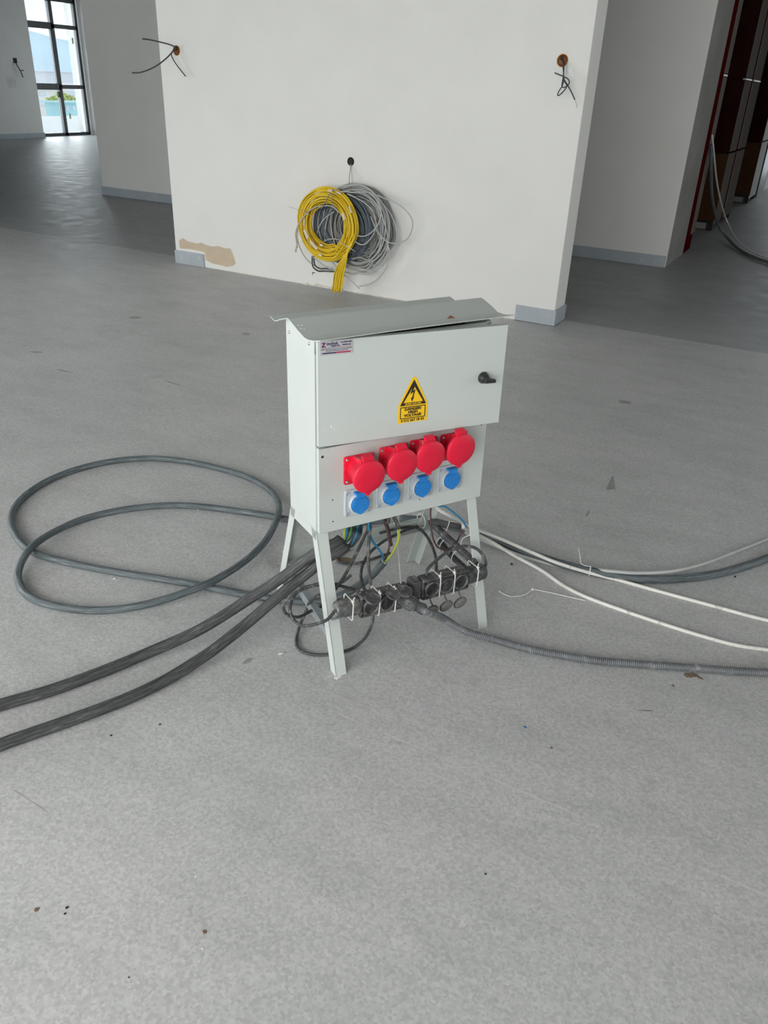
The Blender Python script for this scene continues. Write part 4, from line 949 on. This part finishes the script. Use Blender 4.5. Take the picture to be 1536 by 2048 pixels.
o = MB().tube(spline([wl(718, 120, 5.62), wl(722, 170, 5.59), wl(712, 260, 5.56), wl(708, 350, 5.53), wl(715, 400, 5.5)], .015), .0024, M_mgrey, 6).tube(spline([wl(728, 120, 5.62), wl(728, 170, 5.59), wl(735, 260, 5.56), wl(742, 350, 5.53)], .015), .0024, M_lgrey, 6).build('hanging_wire'); reborigin(o); tag(o, 'thin wires from the black wall box that carry the coils', 'wire')

# wall boxes (round recessed boxes set into the partition)
def wall_box(name, u, v, rr, m, label, sq=1.0):
    P = PY(u, v, YF); e = empty(name, Vector((P.x, YF, P.z-rr))); tag(e, label, 'wall box')
    MB().lathe([(rr, -.0), (rr, .0015), (rr*.90, .0015), (rr*.88, .0005), (rr*.86, .0003), (0, .0003)], m, 28, M=T(P.x, YF, P.z)).build('rim', e, 0, world=True)
    MB().lathe([(rr*.86, .0004), (rr*.5, .0006), (0, .0006)], M_dark if m is M_black else mat('orange_box_inside', (.22, .07, .008), .7, var=.5, vscale=50), 24, M=T(P.x, YF-.0002, P.z)).build('cavity', e, 0, world=True)
    if m is M_orange: MB().lathe([(rr*.35, .0007), (rr*.3, .0010), (0, .0010)], M_dark, 7, M=T(P.x-.004, YF-.0002, P.z+.012)).build('knockout', e, 0, world=True)
    return P
wall_box('wall_box', 353, 101, .036, M_orange, 'round orange recessed wall box near the left edge of the partition')
wall_box('wall_box', 1125, 121, .037, M_orange, 'round orange recessed wall box near the right edge of the partition')
wall_box('wall_box', 701.5, 323, .030, M_black, 'round black recessed wall box above the cable coils')
P = PY(627, 547, YF); e = empty('wall_box', P); tag(e, 'small black notch of a half-cut box opening under the coils', 'wall box')
MB().box((P.x-.012, YF-.0012, P.z-.012), (P.x-.006, YF, P.z+.010), M_dark).box((P.x-.012, YF-.0012, P.z+.004), (P.x+.016, YF, P.z+.010), M_dark).build('notch', e, 0, world=True)
def Q(z, o, s): return lambda x, y: (o[0]+x/s, o[1]+y/s)
q5 = lambda x, y, Y: PY(240+x/9.6, 60+y/9.6, Y)
we = empty('wall_wires', PY(351, 101, YF)); tag(we, 'three dark grey wire ends sticking out of the left orange box', 'wires')
MB().tube(spline([q5(1090, 330, 5.60), q5(1040, 315, 5.56), q5(940, 275, 5.50), q5(740, 225, 5.40), q5(560, 185, 5.33), q5(430, 170, 5.28)], .02), .0052, M_wdk, 8).build('wire', we, 0, world=True)
MB().tube(spline([q5(1095, 360, 5.60), q5(1030, 380, 5.55), q5(990, 440, 5.52), q5(860, 570, 5.45), q5(680, 700, 5.38), q5(480, 790, 5.32), q5(340, 822, 5.29), q5(230, 820, 5.27)], .02), .0052, M_wdk, 8).build('wire', we, 0, world=True)
MB().tube(spline([q5(1085, 380, 5.60), q5(1020, 410, 5.56), q5(985, 470, 5.54), q5(1030, 580, 5.53), q5(1110, 700, 5.54), q5(1260, 890, 5.55)], .02), .0046, M_wdk, 8).build('wire', we, 0, world=True)
q6 = lambda x, y, Y: PY(1080+x/14.63, 90+y/14.63, Y)
we = empty('wall_wires', PY(1125, 121, YF)); tag(we, 'grey wires hanging knotted from the right orange box', 'wires')
MB().tube(spline([q6(640, 420, 5.60), q6(665, 560, 5.57), q6(690, 800, 5.55), q6(700, 1000, 5.53), q6(800, 1170, 5.52), q6(900, 1340, 5.53), q6(1020, 1600, 5.54)], .015), .0042, M_wdk, 8).build('wire', we, 0, world=True)
MB().tube(spline([q6(1020, 1600, 5.54), q6(1065, 1720, 5.55), q6(1080, 1830, 5.56)], .015), .0020, M_lgrey, 6).build('stripped_end', we, 0, world=True)
MB().tube(spline([q6(425, 810, 5.50), q6(560, 870, 5.51), q6(700, 925, 5.51), q6(810, 990, 5.51), q6(860, 1080, 5.51), q6(810, 1180, 5.50), q6(680, 1250, 5.50), q6(640, 1180, 5.51), q6(670, 1000, 5.52), q6(690, 850, 5.54), q6(700, 640, 5.57), q6(690, 480, 5.60)], .012), .0038, M_wdk, 8).build('wire', we, 0, world=True)
MB().tube(spline([q6(700, 1000, 5.50), q6(660, 1180, 5.49), q6(560, 1340, 5.49), q6(510, 1460, 5.49), q6(560, 1470, 5.49), q6(690, 1350, 5.49), q6(790, 1200, 5.50), q6(720, 1080, 5.51)], .012), .0038, M_wdk, 8).build('wire', we, 0, world=True)
MB().tube(spline([q6(790, 480, 5.60), q6(775, 640, 5.58), q6(765, 860, 5.57)], .02), .0026, M_lgrey, 6).build('wire', we, 0, world=True)
# far left wall: black box and small wire
P = PX(30, 121, -17.6); e = empty('wall_box', P); tag(e, 'small square black wall box on the far left wall', 'wall box')
MB().box((-17.6, P.y-.05, P.z-.05), (-17.592, P.y+.05, P.z+.05), M_dark).build('cavity', e, .003, world=True)
qq = lambda u, v, X=-17.52: PX(u, v, X)
o = MB().tube(spline([qq(31, 125, -17.58), qq(36, 134), qq(41, 142), qq(46, 155)], .05), .012, M_wdk, 6).tube([qq(41, 141), qq(47, 141)], .010, M_wdk, 6).build('hanging_wire'); reborigin(o); tag(o, 'short grey wire hanging from the small box on the far left wall', 'wire')
P = PX(23, 164, -17.6); o = MB().box((-17.6, P.y-.12, P.z-.12), (-17.597, P.y+.12, P.z+.10), mat('repaired_patch', (.70, .69, .68), .9, var=.1)).build('blank_plate', None, .002); tag(o, 'faint square blank plate on the far left wall', 'plate')

# hanging cables at the far right
def far_cable(pts, r, m, label): return cable('power_cable', pts, r, m, label, n=10, step=.03)
far_cable([PX(1424, 270, -1.40), PX(1427, 300, -1.38), PX(1433, 360, -1.35), PX(1443, 410, -1.31), PX(1455, 445, -1.25), G(1470, 475, .07), G(1495, 498, .03), G(1536, 516, .02), G(1640, 545, .02), G(1780, 565, .02), G(1950, 575, .02)], .010, M_white, 'pale cable drooping from the red post to the floor at the right edge')
far_cable([PX(1423, 290, -1.40), PX(1422, 340, -1.37), PX(1425, 400, -1.33), PX(1437, 450, -1.27), G(1455, 476, .05), G(1480, 500, .02), G(1510, 515, .02), G(1536, 524, .02), G(1640, 560, .02), G(1780, 580, .02), G(1950, 590, .02)], .016, M_cab2, 'dark cable drooping beside the pale one to the floor at the right edge')

# ================================================================== DEBRIS
rnd = random.Random(12)
sh = MB(); M_shav = mat('grey_shavings', (.40, .39, .36), .7, var=.3, vscale=200)
def shaving(mb, P, s):
    a_ = rnd.random()*6.28; d1 = Vector((math.cos(a_), math.sin(a_), rnd.uniform(-.2, .4)))*s; d2 = Vector((-math.sin(a_), math.cos(a_), rnd.uniform(0, .6)))*s*.35
    z = Vector((0, 0, s*.25)); P = P+Vector((0, 0, s*.3))
    mb.hexa([P-d1, P-d1+d2, P-d1+d2+z, P-d1+z], [P+d1, P+d1+d2*.6, P+d1+d2*.6+z, P+d1+z*.6], M_shav)
for i in range(420):
    if i < 300: u, v = rnd.gauss(545, 12), rnd.gauss(1123, 11)
    else: u, v = rnd.gauss(535, 40), rnd.gauss(1150, 34)
    P = G(u, v, 0.0); shaving(sh, P, rnd.uniform(.0012, .0035))
tag(reborigin(sh.build('wood_shavings')), 'scatter of pale shavings on the floor behind the left legs', 'shavings', kind='stuff')
def chip(u, v, s, m, label, name='debris_chip', flat=.3, group='small bits of rubbish on the floor'):
    n = 7; P = G(u, v, 0); a0 = rnd.random()*6; top = []; bot = []
    for k in range(n):
        a_ = a0+2*math.pi*k/n; r_ = s*(.6+.5*rnd.random()); bot.append(P+Vector((r_*math.cos(a_), r_*math.sin(a_), .0003))); top.append(P+Vector((r_*.75*math.cos(a_), r_*.75*math.sin(a_), s*flat*(.7+.6*rnd.random()))))
    mb = MB().add(bot+top, [list(range(n))[::-1], [n+k for k in range(n)]]+[(k, (k+1) % n, n+(k+1) % n, n+k) for k in range(n)], m)
    o = reborigin(mb.build(name)); tag(o, label, 'debris', group); return o
M_chipb = mat('brown_crumb', (.16, .10, .07), .8, var=.3, vscale=200); M_chipw = mat('white_crumb', (.68, .67, .63), .8, var=.2, vscale=200); M_bluep = mat('blue_disc', (.06, .16, .42), .6, var=.3, vscale=150)
chip(1050, 1454, .006, M_bluep, 'small blue plastic dot on the floor right of centre', 'plastic_dot', .15)
chip(74, 1819, .006, M_chipb, 'brown crumb on the floor at lower left')
chip(134, 1815, .004, M_black, 'tiny black crumb right of the brown one at lower left')
chip(130, 1827, .003, M_black, 'tiniest black crumb at lower left')
chip(409, 1864, .005, M_chipb, 'brown crumb on the floor at bottom left of centre')
chip(405, 1897, .003, M_chipw, 'white crumb just below the brown one near the bottom')
chip(348, 1477, .003, M_chipw, 'white crumb below the two thick cables')
chip(509, 1414, .003, M_chipw, 'white crumb below the front left leg')
chip(392, 1753, .0028, M_chipw, 'white crumb alone on the near floor, left of centre')
chip(229, 1157, .006, M_chipw, 'white crumb inside the cable loop')
chip(396, 1019, .006, M_chipw, 'white crumb under the upper strand of the cable loop')
chip(222, 1471, .004, M_black, 'black crumb below the lower thick cable')
chip(1103, 1496, .004, M_chipb, 'brown crumb right of centre below the blue dot')
chip(971, 1748, .003, M_black, 'black speck on the near floor right of centre')
chip(258, 1955, .0025, M_black, 'black speck near the bottom edge left')
chip(320, 1449, .004, M_black, 'dark smear crumb between cables and lower left floor')
chip(675, 1354, .012, M_chipw, 'crumbled white plaster at the foot of the front left leg', flat=.15)
for u, v, s, m, lb in ((1023, 1129, .006, M_black, 'small black plug cap on the floor right of the stand'), (1470, 1154, .005, M_dark, 'dark crumb on the floor beyond the white cables')):
    chip(u, v, s, m, lb, 'debris_chip', .7)
o = MB().tube([G(557, 1308, .002), G(569, 1306, .002)], .0016, M_tie, 6).build('plastic_offcut'); reborigin(o); tag(o, 'tiny white offcut left of the floor cord', 'debris')
# stains that belong to the floor
M_st1 = mat('stain_brown', (.20, .15, .10), .6, var=.3, vscale=80); M_st2 = mat('stain_dark', (.29, .295, .28), .5, var=.1, vscale=40); M_st3 = mat('stain_pale', (.43, .42, .375), .5, var=.05, vscale=20)
def stain(pts, m, lb): 
    P = [G(u, v, .0004) for u, v in pts]; n = len(P); mb = MB().add(P+[p-Vector((0, 0, .0003)) for p in P], [list(range(n))]+[(k, n+k, n+(k+1) % n, (k+1) % n) for k in range(n)], m)
    o = mb.build('floor_stain', floor, 0); o['label'] = lb
def blob(u, v, a_, b_, ang, n=18, j=.35):
    out = []; c_, s_ = math.cos(ang), math.sin(ang)
    for k in range(n):
        t = -2*math.pi*k/n; r_ = 1-j*rnd.random(); x_ = a_*r_*math.cos(t); y_ = b_*r_*math.sin(t); out.append((u+x_*c_-y_*s_, v+x_*s_+y_*c_))
    return out
stain(blob(1380, 1350, 17, 6, .05), M_st1, 'brown spill beside the hose'); stain(blob(1398, 1354, 12, 2.5, .5), M_st1, 'brown spill beside the hose'); stain(blob(1346, 1371, 5, 2, .5), M_st1, 'small brown spot')
stain([(1227, 951), (1231, 978), (1212, 980), (1222, 955)], M_st2, 'dark scuff')
stain(blob(1250, 804, 16, 4, .12), M_st2, 'dark scuff'); stain(blob(270, 635, 14, 3, .02), M_st2, 'grey scuff')
stain(blob(72, 704, 15, 2, .05), M_st2, 'grey scuff'); stain(blob(130, 742, 20, 1.6, .18), M_st2, 'grey scuff'); stain(blob(345, 766, 22, 1.5, .28), M_st2, 'grey scuff'); stain(blob(492, 668, 12, 3, .05), M_st2, 'grey scuff')
stain(blob(1175, 1027, 3, 9, .5), M_st2, 'dark scuff'); stain(blob(495, 1322, 12, 5, -.4), M_st2, 'brownish scuff'); stain(blob(690, 1120, 20, 7, .1), M_st1, 'brown dust')
stain([(1300, 1422), (1306, 1421), (1288, 1424), (1270, 1420)], M_st3, 'pale scratch')
stain([(640, 1372), (700, 1398), (760, 1420), (761, 1422), (699, 1400), (639, 1374)], M_st3, 'pale scratch')
stain([(28, 1580), (60, 1600), (96, 1624), (93, 1625), (58, 1602), (27, 1582)], M_st3, 'pale scratch')
